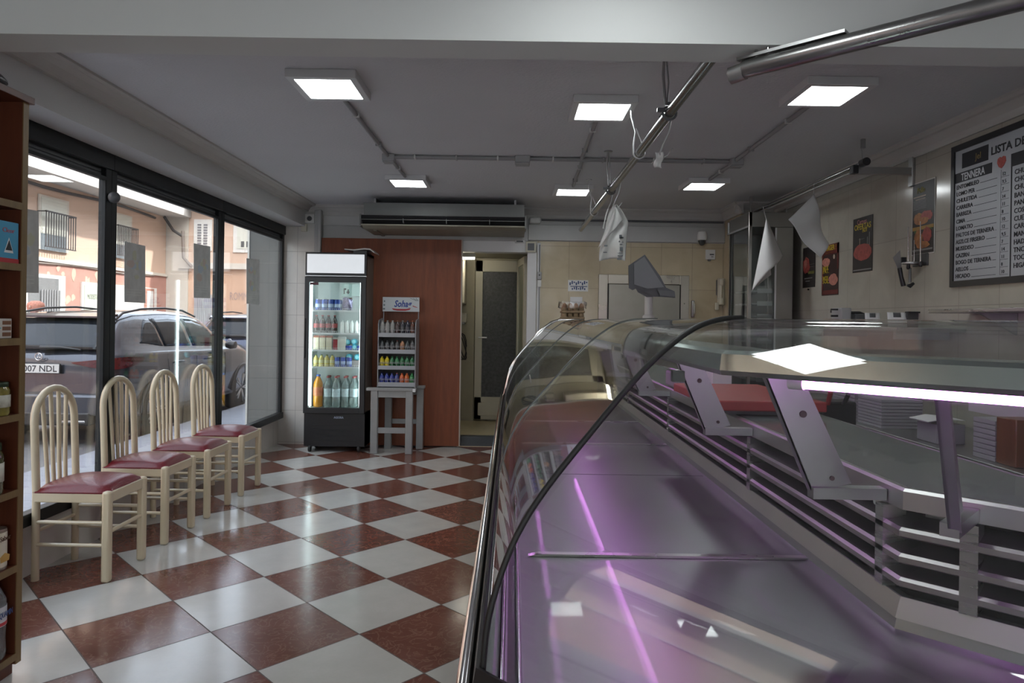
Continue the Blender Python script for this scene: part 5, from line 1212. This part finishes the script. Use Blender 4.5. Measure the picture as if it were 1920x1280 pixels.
# ================================================================== COUNTER AND SHELVES ALONG THE RIGHT WALL
t = thing('back_counter', 'low steel counter along the right wall behind the service area', 'counter', (2.3, 3.9, 0))
MB().box(2.0, XR-.002, 1.6, 5.75, .755, .79, bev=.004).build('top', dull_steel, t); MB().box(2.05, XR-.002, 1.62, 5.73, .08, .755).build('body', M('dark counter front', (.045,.042,.045), .45, .3), t)
for k in range(5): MB().box(2.035, 2.05, 1.66+k*.81, 2.42+k*.81, .12, .73, bev=.004).build('door', M('grey counter door', (.10,.095,.10), .4, .6), t)
t = thing('wall_shelf', 'long steel shelf high on the right wall under the price board', 'shelf', (2.45, 2.9, 1.43))
MB().box(2.36, XR-.002, 1.9, 3.92, 1.435, 1.455, bev=.003).build('board', steel, t)
for y in (3.55, 2.6): MB().prism([(2.40,1.434),(XR-.002,1.434),(XR-.002,1.32)], lambda u, v, d: Vector((u, d, v)), y, y+.02).build('bracket', galv, t)
t = thing('wall_shelf', 'low white shelf behind the service area below the long steel shelf', 'shelf', (2.4, 2.9, .97))
MB().box(2.22, XR-.002, 1.9, 3.35, 1.005, 1.03, bev=.003).build('board', M('white shelf', (.50,.46,.50), .4), t); MB().box(2.22, 2.235, 1.9, 3.35, .955, 1.005).build('front_lip', M('white shelf', (.50,.46,.50), .4), t)
for y in (1.95, 3.3): MB().box(2.56, XR-.002, y, y+.03, .792, 1.005).build('upright', galv, t)
t = thing('machine_shelf', 'steel shelf on the right wall carrying the scale and printed cards', 'shelf', (2.4, 4.7, 1.31))
MB().box(2.20, XR-.002, 3.95, 5.25, 1.33, 1.352, bev=.003).build('board', dull_steel, t)
for y in (4.1, 5.05): MB().box(2.28, XR-.002, y, y+.03, 1.28, 1.33).build('bracket', galv, t)
# small meat slicer / printer and curved cards on it
t = thing('label_machine', 'small grey machine with black arms on the steel wall shelf', 'machine', (2.36, 4.8, 1.352))
a = atY(1571, 577, 4.85); c = atY(1590, 600, 4.85)
MB().box(a.x, c.x, 4.80, 4.95, 1.352, a.z, bev=.008).build('body', grey_box, t)
MB().tube([atY(1571,580,4.85), atY(1558,580,4.85), atY(1558,586,4.85)], .006, 6).tube([atY(1571,592,4.85), atY(1558,592,4.85)], .007, 6).tube([atY(1590,586,4.85), atY(1612,586,4.85), atY(1622,590,4.85)], .010, 6).build('arm', black, t)
a = atY(1600, 588, 4.85); c = atY(1620, 600, 4.85); MB().box(a.x, c.x, 4.82, 4.92, 1.352, a.z, bev=.006).build('motor', dark_grey, t)
for k, (x0, x1, yt, lab, pr) in enumerate(((1620,1648,587,'curved printed card farthest left on the steel shelf',1),(1662,1698,586,'curved printed card with a square mark on the steel shelf',1),(1743,1768,586,'plain curved white card at the end of the steel shelf',0))):
    t = thing('curved_card', lab, 'card', (2.3, 4.6, 1.352)); Yc = 4.55-.12*k
    A, B_ = atY(x0, 600, Yc), atY(x1, 600, Yc); zt_c = atY(x0, yt, Yc).z+.004
    def cf(u, v, A=A, B_=B_, zt_c=zt_c, Yc=Yc): return Vector((A.x*(1-u)+B_.x*u+.03*v*v, Yc+.05*v*v-.02*(1-v), 1.353+(zt_c-1.353)*math.sin(v*PI/2)))
    MB().grid(cf, 6, 10).build('card', paper, t, solid=.0015)
    if pr: MB().grid(lambda u, v: cf(.3+.4*u, .45+.4*v)+Vector((0,-.002,.001)), 3, 3).build('print', dark_grey, t, solid=.0008)
t = thing('dark_tray', 'dark tray standing on edge between the cards on the steel shelf', 'tray', (2.35, 4.3, 1.352))
MB().box(atY(1700,600,4.42).x, atY(1742,600,4.42).x, 4.42, 4.435, 1.353, atY(1720,586,4.42).z, bev=.003).build('plate', M('dark plate 2', (.08,.08,.08), .4, .3), t); MB().box(atY(1700,600,4.42).x, atY(1742,600,4.42).x, 4.40, 4.44, atY(1720,587,4.42).z, atY(1720,584,4.42).z).build('rim', black, t)
# stacks of white trays
tray_m = M('white foam', (.34,.33,.35), .6, var=.03)
def tray_stack(x0, x1, y0, y1, z0, n, h, label, group):
    for k in range(n):
        o = MB().box(x0, x1, y0, y1, z0+k*h+.0008, z0+(k+1)*h-.0015, bev=.002).build('foam_tray', tray_m)
        tag(o, label, 'tray', group)
tray_stack(2.05, 2.25, 4.12, 4.40, .79, 9, .019, 'white foam tray in the left stack on the low steel counter', 'left stack of white foam trays')
tray_stack(2.05, 2.28, 3.82, 4.08, .79, 9, .018, 'white foam tray in the middle stack on the low steel counter', 'middle stack of white foam trays')
tray_stack(2.05, 2.30, 2.92, 3.06, .79, 8, .022, 'white foam tray in the right stack beside the brown board', 'right stack of white foam trays')
t = thing('paper_pack', 'open white pack of paper between the tray stacks on the low counter', 'pack', (2.1, 3.4, .79))
MB().box(2.06, 2.20, 3.34, 3.50, .791, .885, bev=.003).build('pack', tray_m, t); MB().strip([[Vector((x, y, z)) for x, z in ((2.02,.895),(2.10,.912),(2.20,.905),(2.20,.908),(2.10,.916),(2.02,.899))] for y in (3.34, 3.50)]).build('flap', paper, t)
tag(MB().box(2.05, 2.16, 2.80, 2.915, .791, .985, bev=.004).build('wooden_board', M_wood('brown board', (.14,.045,.02), (.20,.07,.03), 2)), 'brown wooden board standing right of the white trays', 'board')

# ================================================================== POSTERS STUCK ON THE SHOP WINDOW (seen from the back)
pgrey = M('poster back', (.50,.50,.485), .5, var=.15, vscale=14)
def win_poster(label, x0, x1, yt0, yt1, yb0, yb1, X=-2.453, paint=False):
    t = thing('window_poster', label, 'poster', (X, atX(x0, yb0, X).y, atX(x0, yb0, X).z)); b = MB()
    A, B_, D, E_ = atX(x0, yt0, X), atX(x1, yt1, X), atX(x1, yb1, X), atX(x0, yb0, X)
    b.strip([[Vector((X+d, p.y, p.z)) for p in (A, B_, D, E_)] for d in (0, .0018)]); b.build('sheet', pgrey, t)
    w = B_.y-A.y; h = A.z-E_.z; b = MB(); random.seed(int(x0)); 
    cols = [M('faint olive', (.50,.50,.38), .5), M('faint rust', (.52,.42,.38), .5), M('faint blue', (.42,.48,.54), .5)]
    for k in range(7):
        b.mat(cols[k % 3]); cy, cz_ = A.y+w*random.uniform(.25, .75), E_.z+h*random.uniform(.3, .8); r1, r2 = w*random.uniform(.08, .2), h*random.uniform(.03, .08)
        b.prism([(cy+r1*math.cos(2*PI*i/12)*random.uniform(.8,1.2), cz_+r2*math.sin(2*PI*i/12)*random.uniform(.8,1.2)) for i in range(12)], lambda u, v, d: Vector((d, u, v)), X+.0018, X+.0024+.0001*k)
    b.mat(M('faint line', (.58,.58,.55), .5))
    for k in range(3): b.box(X+.0018, X+.0025, A.y+w*.12, B_.y-w*.15, E_.z+h*(.12+.045*k), E_.z+h*(.13+.045*k))
    b.build('print', parent=t)
win_poster('grey window poster partly behind the shelf unit', 20, 72, 385, 396, 548, 549)
win_poster('grey window poster in the middle pane left of the white stripe', 233, 272, 452, 461, 566, 568)
win_poster('grey window poster with a faint colourful picture before the second mullion', 363, 394, 456, 462, 558, 559)
win_poster('narrow pale grey window poster on the farthest pane', 462, 486, 484, 487, 569, 571)
struct(MB().box(XL-.2, 9, -34, 44, ZC+.27, 11).build('added_wall_above', M('own facade', (.42,.38,.33), .85, var=.05)))  # unseen upper storeys, added to darken sky reflections and the street
struct(MB().box(XL-.14, 9, YB+1.6, 44, -.1, ZC+.26).build('wall_next', M('own facade', (.42,.38,.33), .85, var=.05)))
t = thing('round_sensor', 'small dark round fitting on the first window mullion', 'sensor', (-2.34, 4.14, 2.03))
a = atX(214, 370, -2.41)
MB().lathe([(.001,-.03),(.022,-.025),(.034,-.008),(.034,.008),(.022,.025),(.001,.03)], a, 18, 'Y').build('body', dark_grey, t); MB().tube([(-2.45, a.y, a.z), (-2.415, a.y, a.z)], .01).build('mount', black, t)

# ================================================================== THE STREET OUTSIDE
SZ = -.15
struct(MB().box(-60, -4.30, -30, 60, SZ-.1, SZ).build('street', M('asphalt', (.16,.165,.175), .8, var=.15, vscale=20)))
struct(MB().box(-4.30, XL-.14, -30, 60, SZ-.1, -.05, bev=.01).build('sidewalk', M_tile('sidewalk tile', (.24,.26,.30), (.32,.34,.39), .2, .2, 'y', (.2,.2,.2), .005, .6)))
struct(MB().mat(M_tile('outer pier tile', (.045,.05,.045), (.07,.075,.068), .5, .55, 'x', (.14,.14,.13), .006, .3, z0=.28)).box(-2.82, XL-.01, YB+.0, YB+1.6, -.05, 3.2).build('outer_pier'))
struct(MB().box(-2.84, -2.82, YB-.01, YB+.02, -.05, 3.2).build('trim_10', M('pale corner bead', (.5,.5,.46), .4, .5)))
def tube_ring(c, r, rr, axis='X', n=24):
    P_ = []
    for k in range(n):
        a = 2*PI*k/n; P_.append(Vector(c)+(Vector((0, r*math.cos(a), r*math.sin(a))) if axis == 'X' else Vector((r*math.cos(a), 0, r*math.sin(a)))))
    return MB().tube(P_, rr, 8, closed=True)
def lerp_tab(tab, l):
    for (a, va), (c, vc) in zip(tab, tab[1:]):
        if l <= c:
            f = max(0, min(1, (l-a)/(c-a))); f = f*f*(3-2*f)*.5+f*.5
            return va+(vc-va)*f
    return tab[-1][1]
def car(label, Xc, Y0, paint, plate=None):
    t = thing('parked_car', label, 'car', (Xc, Y0+2.2, SZ)); H = SZ
    roof = [(0,.62),(.02,.95),(.06,1.03),(.14,1.10),(.32,1.34),(.50,1.48),(.80,1.54),(1.6,1.57),(2.2,1.55),(2.6,1.48),(3.0,1.28),(3.30,1.12),(3.9,1.04),(4.25,.90),(4.40,.66)]
    belt = [(0,.60),(.02,.90),(.06,.98),(.14,1.04),(.4,1.06),(1.0,1.05),(2.4,1.01),(3.2,1.0),(3.9,.95),(4.25,.80),(4.40,.60)]
    wid = [(0,.70),(.05,.80),(.25,.90),(.7,.93),(3.6,.93),(4.1,.86),(4.40,.62)]
    rw = [(0,.64),(.14,.70),(.5,.60),(1.2,.63),(2.2,.62),(3.0,.66),(3.3,.74),(4.0,.74),(4.4,.56)]
    bot = [(0,.42),(.1,.30),(.4,.22),(4.0,.22),(4.40,.32)]
    def sec(l):
        w, zb_, zr_, r_, z0_ = lerp_tab(wid, l), lerp_tab(belt, l), lerp_tab(roof, l), lerp_tab(rw, l), lerp_tab(bot, l)
        zr_ = max(zr_, zb_+.015)
        return [(0,z0_),(w*.86,z0_),(w*.97,z0_+.08),(w*.985,z0_+(zb_-z0_)*.45),(w,z0_+(zb_-z0_)*.62),(w*.985,zb_-.05),(w*.95,zb_),(w*.935,zb_+.01),(r_+(w*.935-r_)*.42,zb_+(zr_-zb_)*.62),(r_,zr_-.055*(zr_-zb_)/.5),(r_*.90,zr_-.012),(r_*.5,zr_+.004),(0,zr_+.008)]
    ls = [0,.01,.02,.04,.06,.10,.14,.2,.26,.32,.4,.5,.65,.8,1.0,1.3,1.6,1.9,2.2,2.4,2.6,2.8,3.0,3.15,3.3,3.5,3.7,3.9,4.1,4.25,4.35,4.40]
    loops = []
    for l in ls:
        s = sec(l); loops.append([Vector((Xc+x, Y0+l, H+z)) for x, z in s]+[Vector((Xc-x, Y0+l, H+z)) for x, z in s[-2:0:-1]])
    MB().strip(loops, smooth=True).build('body', paint, t)
    gl = M('car glass', (.010,.014,.020), .05, var=.05, spec=.4)
    def sidep(l, f, side, o=.005):
        s = sec(l); a, m_, c = s[7], s[8], s[9]
        if f < .62: g = f/.62; x, z = a[0]+(m_[0]-a[0])*g, a[1]+(m_[1]-a[1])*g
        else: g = (f-.62)/.38; x, z = m_[0]+(c[0]-m_[0])*g, m_[1]+(c[1]-m_[1])*g
        return Vector((Xc+side*(x+o), Y0+l, H+z+o*.3))
    for side in (1, -1):
        for l0, l1, f0 in ((.62,1.10,.10), (1.14,1.86,0), (1.94,2.86,0)):
            def wf(u, v):
                l = l0+(l1-l0)*u; top = .90
                if l0 < .7: top = .15+.75*min(1, (u*1.4)**.8)
                if l1 > 2.5: top = .90*min(1, ((1-u)*2.6+.10))
                lo = .12 if l0 > .7 else .12+.2*(1-u)*.6
                return sidep(l, lo+(max(top, lo+.02)-lo)*v, side)
            MB().grid(wf, 12, 5).build('side_window', gl, t, solid=.006)
        MB().tube([Vector((Xc+side*.60, Y0+l, H+lerp_tab(roof, l)+z)) for l, z in ((.45,.0),(.60,.030),(1.0,.036),(1.6,.034),(2.1,.028),(2.5,.0))], .014, 8).build('roof_rail', black, t)
        for l in (1.28, 2.20): MB().tube([Vector((Xc+side*(.945), Y0+l, H+.90)), Vector((Xc+side*.965, Y0+l+.03, H+.905)), Vector((Xc+side*.965, Y0+l+.17, H+.905)), Vector((Xc+side*.945, Y0+l+.2, H+.90))], .014, 8).build('door_handle', paint, t)
        MB().lathe([(.001,-.08),(.05,-.07),(.075,0),(.06,.07),(.001,.08)], (Xc+side*1.02, Y0+2.82, H+1.07), 14, 'X', sx=1.2, sy=.9).build('mirror', black, t)
        # seams of the doors
        for l in (1.12, 1.90, 2.85):
            s = [(.985,.34),(.99,.5),(1.0,.70),(.985,.95)]
            MB().tube([Vector((Xc+side*(.93*a_+.001), Y0+l+(.12*(.7-z) if l < 1.2 else 0), H+z)) for a_, z in s], .004, 5).build('door_seam', rubber, t)
        for l in (.85, 3.55):
            c = (Xc+side*.80, Y0+l, H+.345)
            MB().lathe([(.001,-.11),(.30,-.11),(.335,-.09),(.345,-.05),(.345,.05),(.335,.09),(.30,.112),(.245,.112),(.24,.09),(.001,.09)] if side > 0 else [(.001,.11),(.30,.11),(.335,.09),(.345,.05),(.345,-.05),(.335,-.09),(.30,-.112),(.245,-.112),(.24,-.09),(.001,-.09)], c, 32, 'X').build('tyre', rubber, t)
            b = MB()
            for k in range(5):
                a_ = 2*PI*k/5
                for da in (-.13, .13): b.tube([Vector((Xc+side*.905, c[1]+.03*math.cos(a_), c[2]+.03*math.sin(a_))), Vector((Xc+side*.915, c[1]+.235*math.cos(a_+da), c[2]+.235*math.sin(a_+da)))], .012, 6)
            b.build('rim', alu, t)
            P_ = [Vector((Xc+side*.925, c[1]+.385*math.cos(PI*k/14), c[2]+.385*math.sin(PI*k/14)-.01)) for k in range(15)]
            MB().tube(P_, .028, 8).build('wheel_arch', black, t)
            MB().lathe([(.001,-.01),(.375,-.01),(.375,.006),(.001,.006)], (Xc+side*.918, c[1], c[2]), 28, 'X').build('wheel_well', rubber, t) if False else None
        # lamps
        red = M('tail lamp red', (.09,.004,.008), .12, var=.3, vscale=30, coat=1)
        tp = [(.37,.962,-.012),(.56,.985,-.012),(.72,1.00,.006),(.80,1.01,.04),(.875,1.02,.15),(.915,1.02,.25),(.945,1.01,.46)]
        bt_ = [(.37,.955,-.012),(.56,.915,-.012),(.72,.885,.006),(.80,.880,.04),(.875,.89,.15),(.915,.91,.25),(.945,.97,.46)]
        MB().strip([[Vector((Xc+side*(x_+o1), Y0+l+o2, H+z)) for x_, z, l in tp+bt_[::-1]] for o1, o2 in ((.012,-.018),(-.01,.02))], smooth=False, caps=False).strip([[Vector((Xc+side*(x_+.012), Y0+l-.018, H+z)) for x_, z, l in q_] for q_ in (tp, bt_)], closed_loop=False, smooth=True).build('tail_lamp', red, t)
        MB().prism([(.72,.88),(.80,.99),(.84,.96),(.74,.80)], lambda u, v, d: Vector((Xc+side*u, d, H+v)), Y0+4.22, Y0+4.30).build('head_lamp', chrome, t)
    # rear window, wiper, plate, emblem, bumper
    def rwf(u, v):
        zz = 1.085+.35*v; l = .125+.335*v; hw = .64-.12*v
        return Vector((Xc+hw*(2*u-1), Y0+l-.030-.02*math.cos((2*u-1)*1.2), H+zz+.02))
    MB().grid(rwf, 14, 6).build('rear_window', gl, t, solid=.008)
    MB().strip([[Vector((Xc+x, Y0+l, H+z)) for x, l, z in ((-.60,.50,1.515),(.60,.50,1.515),(.54,.34,1.485),(-.54,.34,1.485))], [Vector((Xc+x, Y0+l, H+z)) for x, l, z in ((-.60,.50,1.485),(.60,.50,1.485),(.54,.34,1.465),(-.54,.34,1.465))]]).build('spoiler', paint, t)
    MB().tube([Vector((Xc-.02, Y0+.05, H+1.12)), Vector((Xc+.20, Y0+.06, H+1.125)), Vector((Xc+.42, Y0+.085, H+1.10))], [.026,.018,.008], 8).build('wiper', black, t)
    MB().box(Xc-.72, Xc+.72, Y0-.035, Y0+.12, H+.36, H+.60, bev=.03).build('rear_bumper', paint, t)
    MB().box(Xc-.60, Xc+.60, Y0-.045, Y0+.10, H+.25, H+.40, bev=.02).build('bumper_insert', black, t)
    tube_ring((Xc+.52, Y0-.045, H+.33), .001, .001).bm.free()
    for s_ in (-1, 1): MB().box(Xc+s_*.30, Xc+s_*.56, Y0-.055, Y0-.04, H+.285, H+.31, bev=.005).build('exhaust_trim', chrome, t)
    if plate:
        MB().box(Xc-.26, Xc+.26, Y0-.030, Y0-.010, H+.835, H+.945, bev=.004).build('plate_board', black, t)
        pl = MB().box(Xc-.25, Xc+.25, Y0-.036, Y0-.028, H+.84, H+.94, bev=.002).build('number_plate', M('plate white', (.62,.62,.60), .4), t)
        text(plate, .098, M('plate ink', (.02,.02,.03), .5), pl, (Xc-.205, Y0-.0365, H+.856), (1,0,0), (0,0,1), width=.43, bold=.001)
        MB().box(Xc-.248, Xc-.215, Y0-.037, Y0-.035, H+.842, H+.938).build('plate_band', M('plate blue', (.02,.06,.35), .4), pl)
    em = tube_ring((Xc, Y0-.005, H+1.02), .040, .006, 'Y').build('emblem', chrome, t)
    b = MB()
    for k in range(3): a_ = PI/2+2*PI*k/3; b.tube([(Xc, Y0-.006, H+1.02), (Xc+.038*math.cos(a_), Y0-.006, H+1.02+.038*math.sin(a_))], [.007,.002], 6)
    b.build('star', chrome, em)
    return t
car('grey hatchback SUV parked outside with a white number plate', -5.335, 7.80, M('grey blue car paint', (.05,.056,.075), .25, .5, var=.03, coat=1), '0007 NDL')
car('dark blue car parked farther up the street in front of the grey car', -5.55, 13.6, M('navy car paint', (.03,.045,.10), .22, .4, var=.03, coat=1), None)

# buildings across the street
peach = M('peach render', (.60,.45,.36), .85, var=.05, vscale=1.2, bump=.1, bscale=20)
redr = M('red render', (.45,.25,.21), .85, var=.12, vscale=2.5, bump=.1, bscale=15)
pale_st = M('pale stone', (.60,.57,.52), .8, var=.05)
blind = M('pale roller blind', (.62,.64,.58), .6, var=.03)
iron = M('dark iron', (.06,.06,.065), .5)
BX = -13.0
t = thing('street_building', 'peach and red two storey building across the street with balconies', 'building', (BX-2, 12, SZ))
MB().mat(redr).box(BX-.4, BX, -8, 25.92, SZ, 2.86).build('ground_wall', parent=t)
MB().mat(peach).box(BX-.4, BX-.03, -8, 25.92, 2.86, 5.05).build('upper_wall', parent=t)
MB().mat(peach).box(BX-.4, BX-.03, -8, 25.92, 5.4, 9.0).build('top_wall', parent=t)
MB().mat(pale_st).box(BX-.03, BX+.06, -8, 25.92, 2.80, 2.90).build('string_course', parent=t)
MB().mat(M('white slab', (.50,.50,.49), .7)).box(BX-.4, BX+.9, -8, 25.92, 5.03, 5.42).build('slab', parent=t)
MB().tube([(BX+.03, y, 4.90+.05*math.sin(y*.9)) for y in [k*1.0 for k in range(-4, 26)]], .045, 6).build('cable', iron, t)
MB().tube([(BX+.02, y, 2.76+.03*math.sin(y*1.3)) for y in [k*1.0 for k in range(10, 26)]], .03, 6).build('cable', M('grey cable', (.25,.22,.2), .6), t)
def fwin(x0, x1, y0, y1, rail=True, frame=pale_st, par=None):
    a, c = atX(x0, y0, BX), atX(x1, y1, BX); ya, yb_, zt_, zb2 = a.y, c.y, a.z, c.z
    w = MB().box(BX-.02, BX+.02, ya-.08, yb_+.12, zb2, zt_+.06).build('window', frame, t)
    b = MB().box(BX, BX+.035, ya, yb_, zb2+.45 if rail else zb2, zt_)
    n = int((zt_-zb2)/.09)
    for k in range(n): b.box(BX+.035, BX+.04, ya, yb_, zb2+.02+k*.09+(.45 if rail else 0), zb2+.07+k*.09+(.45 if rail else 0)) if zb2+.07+k*.09+(.45 if rail else 0) < zt_ else None
    b.build('blind', blind, w)
    MB().box(BX-.005, BX+.028, ya, yb_, zb2, zb2+.47).build('pane', M('far window glass', (.20,.24,.27), .2), w)
    if rail:
        r_ = MB(); zr_ = zb2+1.02
        r_.box(BX+.22, BX+.25, ya-.12, yb_+.12, zr_, zr_+.04).box(BX+.22, BX+.25, ya-.12, yb_+.12, zb2+.06, zb2+.09)
        for k in range(13): y = ya-.1+(yb_-ya+.2)*k/12; r_.box(BX+.225, BX+.245, y-.009, y+.009, zb2+.06, zr_)
        for y in (ya-.12, yb_+.10): r_.box(BX, BX+.25, y, y+.02, zr_, zr_+.03)
        r_.build('balcony_rail', iron, w)
fwin(76, 122, 368, 474); fwin(212, 242, 400, 487); fwin(-60, 10, 340, 466); fwin(52-20, 74, 240, 300)
def fpanel(x0, x1, y0, y1, m, name, d0=0, d1=.04):
    a, c = atX(x0, y0, BX), atX(x1, y1, BX); return MB().box(BX+d0, BX+d1, a.y, c.y, c.z, a.z).build(name, m, t)
dr_f = fpanel(40, 118, 510, 640, M('white trim', (.68,.68,.66), .6), 'door_frame', 0, .05)
o = fpanel(50, 104, 518, 640, M('grey shutter', (.20,.21,.22), .5, var=.2, vscale=30, stretch=(1,.2,4)), 'shop_shutter', .05, .07)
b = MB(); a, c = atX(72, 542, BX), atX(104, 640, BX)
for k in range(8): y = a.y+(c.y-a.y)*k/7; b.box(BX+.09, BX+.12, y-.02, y+.02, c.z, a.z)
b.build('door_grille', M('grey grille', (.32,.33,.35), .5), t)
fpanel(151, 290, 528, 650, M('white trim', (.68,.68,.66), .6), 'shopfront_frame', 0, .05)
o = fpanel(155, 182, 534, 640, M('pale green panel', (.56,.62,.54), .5), 'shop_sign_panel', .05, .07)
a = atX(159, 560, BX); text('MODESTA', .22, M('faded ink', (.22,.24,.2), .6), o, (BX+.075, a.y, a.z), (0,1,0), (0,0,1), width=.55)
fpanel(213, 262, 536, 650, M('pale roller door', (.66,.68,.68), .5), 'roller_door', .05, .07); fpanel(268, 284, 540, 650, M('reddish door', (.40,.22,.18), .6), 'side_door', .05, .07); fpanel(272, 282, 545, 650, M('pale roller door', (.66,.68,.68), .5), 'side_door_panel', .07, .08)
random.seed(12); b = MB()
for k in range(26):
    y, z = random.uniform(18.5, 23.5), random.uniform(1.2, 2.7); r_ = random.uniform(.04, .16)
    b.prism([(y+r_*random.uniform(.5,1.2)*math.cos(2*PI*i/8), z+r_*random.uniform(.5,1.6)*math.sin(2*PI*i/8)) for i in range(8)], lambda u, v, d: Vector((d, u, v)), BX, BX+.004+.0002*k)
b.build('peeled_patches', M('peeled render', (.60,.42,.34), .9, var=.1), t)
# second building closing the view, facing us
BY = 26.0
t = thing('corner_building', 'plain peach building closing the street with white framed windows', 'building', (-7, BY+2, SZ))
MB().mat(M('orange render', (.62,.42,.31), .85, var=.06, vscale=.8, bump=.1, bscale=15)).box(-12.2, -2, BY, BY+.4, SZ, 3.30).build('ground_wall', parent=t)
MB().mat(peach).box(-12.2, -2, BY-.02, BY+.4, 3.30, 5.35).build('upper_wall', parent=t)
MB().mat(pale_st).box(-13.45, -12.2, BY-.06, BY+.4, SZ, 5.35).build('pilaster', parent=t)
MB().mat(M('white slab', (.50,.50,.49), .7)).box(-12.05, -2, BY-.5, BY+.4, 5.35, 5.75).build('eave', parent=t)
MB().mat(pale_st).box(-12.5, -2, BY-.14, BY, 3.12, 3.34).build('string_course', parent=t)
MB().tube([(-12.3, BY-.3, 4.5), (-12.25, BY-.3, 3.5), (-12.0, BY-.2, 3.2)], .06, 8).build('drain_pipe', M('grey cable', (.25,.22,.2), .6), t)
MB().tube([(-12.9, BY-.5, 5.0), (-12.6, BY-.4, 4.5), (-12.3, BY-.3, 4.3)], .05, 8).build('cable', iron, t)
def w2(x0, x1, y0, y1, slats):
    a, c = atY(x0, y0, BY-.05), atY(x1, y1, BY-.05); w = MB().box(a.x, c.x, BY-.06, BY-.02, c.z, a.z).build('window', M('white trim', (.68,.68,.66), .6), t)
    g_ = .14
    if slats:
        b = MB(); n = 9
        for half in (0, 1):
            xa = a.x+g_+half*((c.x-a.x-2*g_)/2+.03); xb = xa+(c.x-a.x-2*g_)/2-.06
            for k in range(n): z = c.z+g_+(a.z-c.z-2*g_)*k/n; b.box(xa, xb, BY-.075, BY-.06, z, z+.06)
        b.build('slat', M('grey slat', (.22,.22,.24), .5), w)
    else:
        MB().box(a.x+g_, c.x-g_, BY-.075, BY-.06, c.z+g_, a.z-g_).build('blind', blind, w)
        b = MB()
        for k in range(5): b.box(a.x+.3+k*.2, a.x+.42+k*.2, BY-.08, BY-.075, c.z+.2, c.z+.42)
        b.build('blind_holes', dark_grey, w)
w2(364, 397, 411, 470, True); w2(438, 500, 412, 474, False)
a, c = atY(364, 552, BY-.05), atY(396, 640, BY-.05)
b = MB().mat(M('grey garage', (.36,.37,.40), .5)).box(a.x, c.x, BY-.05, BY-.02, SZ, a.z)
for k in range(7): b.box(a.x+.1+k*(c.x-a.x-.2)/6, a.x+.14+k*(c.x-a.x-.2)/6, BY-.07, BY-.05, SZ, a.z)
b.build('garage_door', parent=t)
a = atY(430, 562, BY-.01); text('ROMMAN', .42, M('graffiti grey', (.40,.30,.28), .7), t, (a.x, BY-.012, a.z), (1,0,0), (0,0,1), width=1.0, name='graffiti')

# passer-by beyond the grey car
def person(label, x, y, z):
    t = thing('person', label, 'person', (x, y, z))
    me = bpy.data.meshes.new('body'); V = [(0,0,.92),(0,0,1.10),(0,0,1.32),(0,0,1.44),(0,-.01,1.52),(0,-.02,1.62),
        (.17,0,1.38),(.21,.02,1.10),(.20,-.05,.86),(.20,-.07,.78), (-.17,0,1.38),(-.21,.02,1.10),(-.20,-.05,.86),(-.20,-.07,.78),
        (.09,0,.86),(.10,-.02,.48),(.10,.02,.09),(.10,-.10,.04),(-.09,0,.86),(-.10,.02,.48),(-.10,.08,.09),(-.10,-.04,.04)]
    E_ = [(0,1),(1,2),(2,3),(3,4),(4,5),(2,6),(6,7),(7,8),(8,9),(2,10),(10,11),(11,12),(12,13),(0,14),(14,15),(15,16),(16,17),(0,18),(18,19),(19,20),(20,21)]
    me.from_pydata(V, E_, []); o = bpy.data.objects.new('body', me); C.objects.link(o); o.parent = t
    o.modifiers.new('skin', 'SKIN'); R_ = [.15,.14,.16,.07,.055,.095,.06,.042,.030,.035,.06,.042,.030,.035,.09,.06,.045,.035,.09,.06,.045,.035]
    if not me.skin_vertices: me.attributes.new if False else None
    bpy.context.view_layer.update()
    if len(me.skin_vertices) == 0: 
        bpy.context.view_layer.objects.active = o; bpy.ops.mesh.customdata_skin_add()
    for i, r_ in enumerate(R_): me.skin_vertices[0].data[i].radius = (r_, r_*.8)
    me.skin_vertices[0].data[0].use_root = True
    s = o.modifiers.new('sub', 'SUBSURF'); s.levels = 2; s.render_levels = 2; me.materials.append(M('pinkish skin and clothes', (.50,.30,.26), .6))
    MB().lathe([(.001,.07),(.115,.09),(.125,.15),(.115,.20),(.06,.235),(.001,.24)], (x, y+.02, z+1.47), 18).build('hair', M('auburn hair', (.50,.22,.16), .7, var=.3, vscale=40, bump=.6, bscale=50), t)
    MB().lathe([(.19,.0),(.21,.2),(.20,.40),(.17,.52),(.07,.60)], (x, y, z+.88), 20, sy=.72).build('jacket', M('white jacket', (.66,.63,.60), .7), t)
    MB().lathe([(.001,0),(.018,.0),(.012,.03),(.001,.035)], (x, y-.115, z+1.60), 8).build('nose', M('skin', (.55,.33,.26), .6), t)
person('person with reddish hair walking beyond the grey car', -7.60, 11.0, SZ)
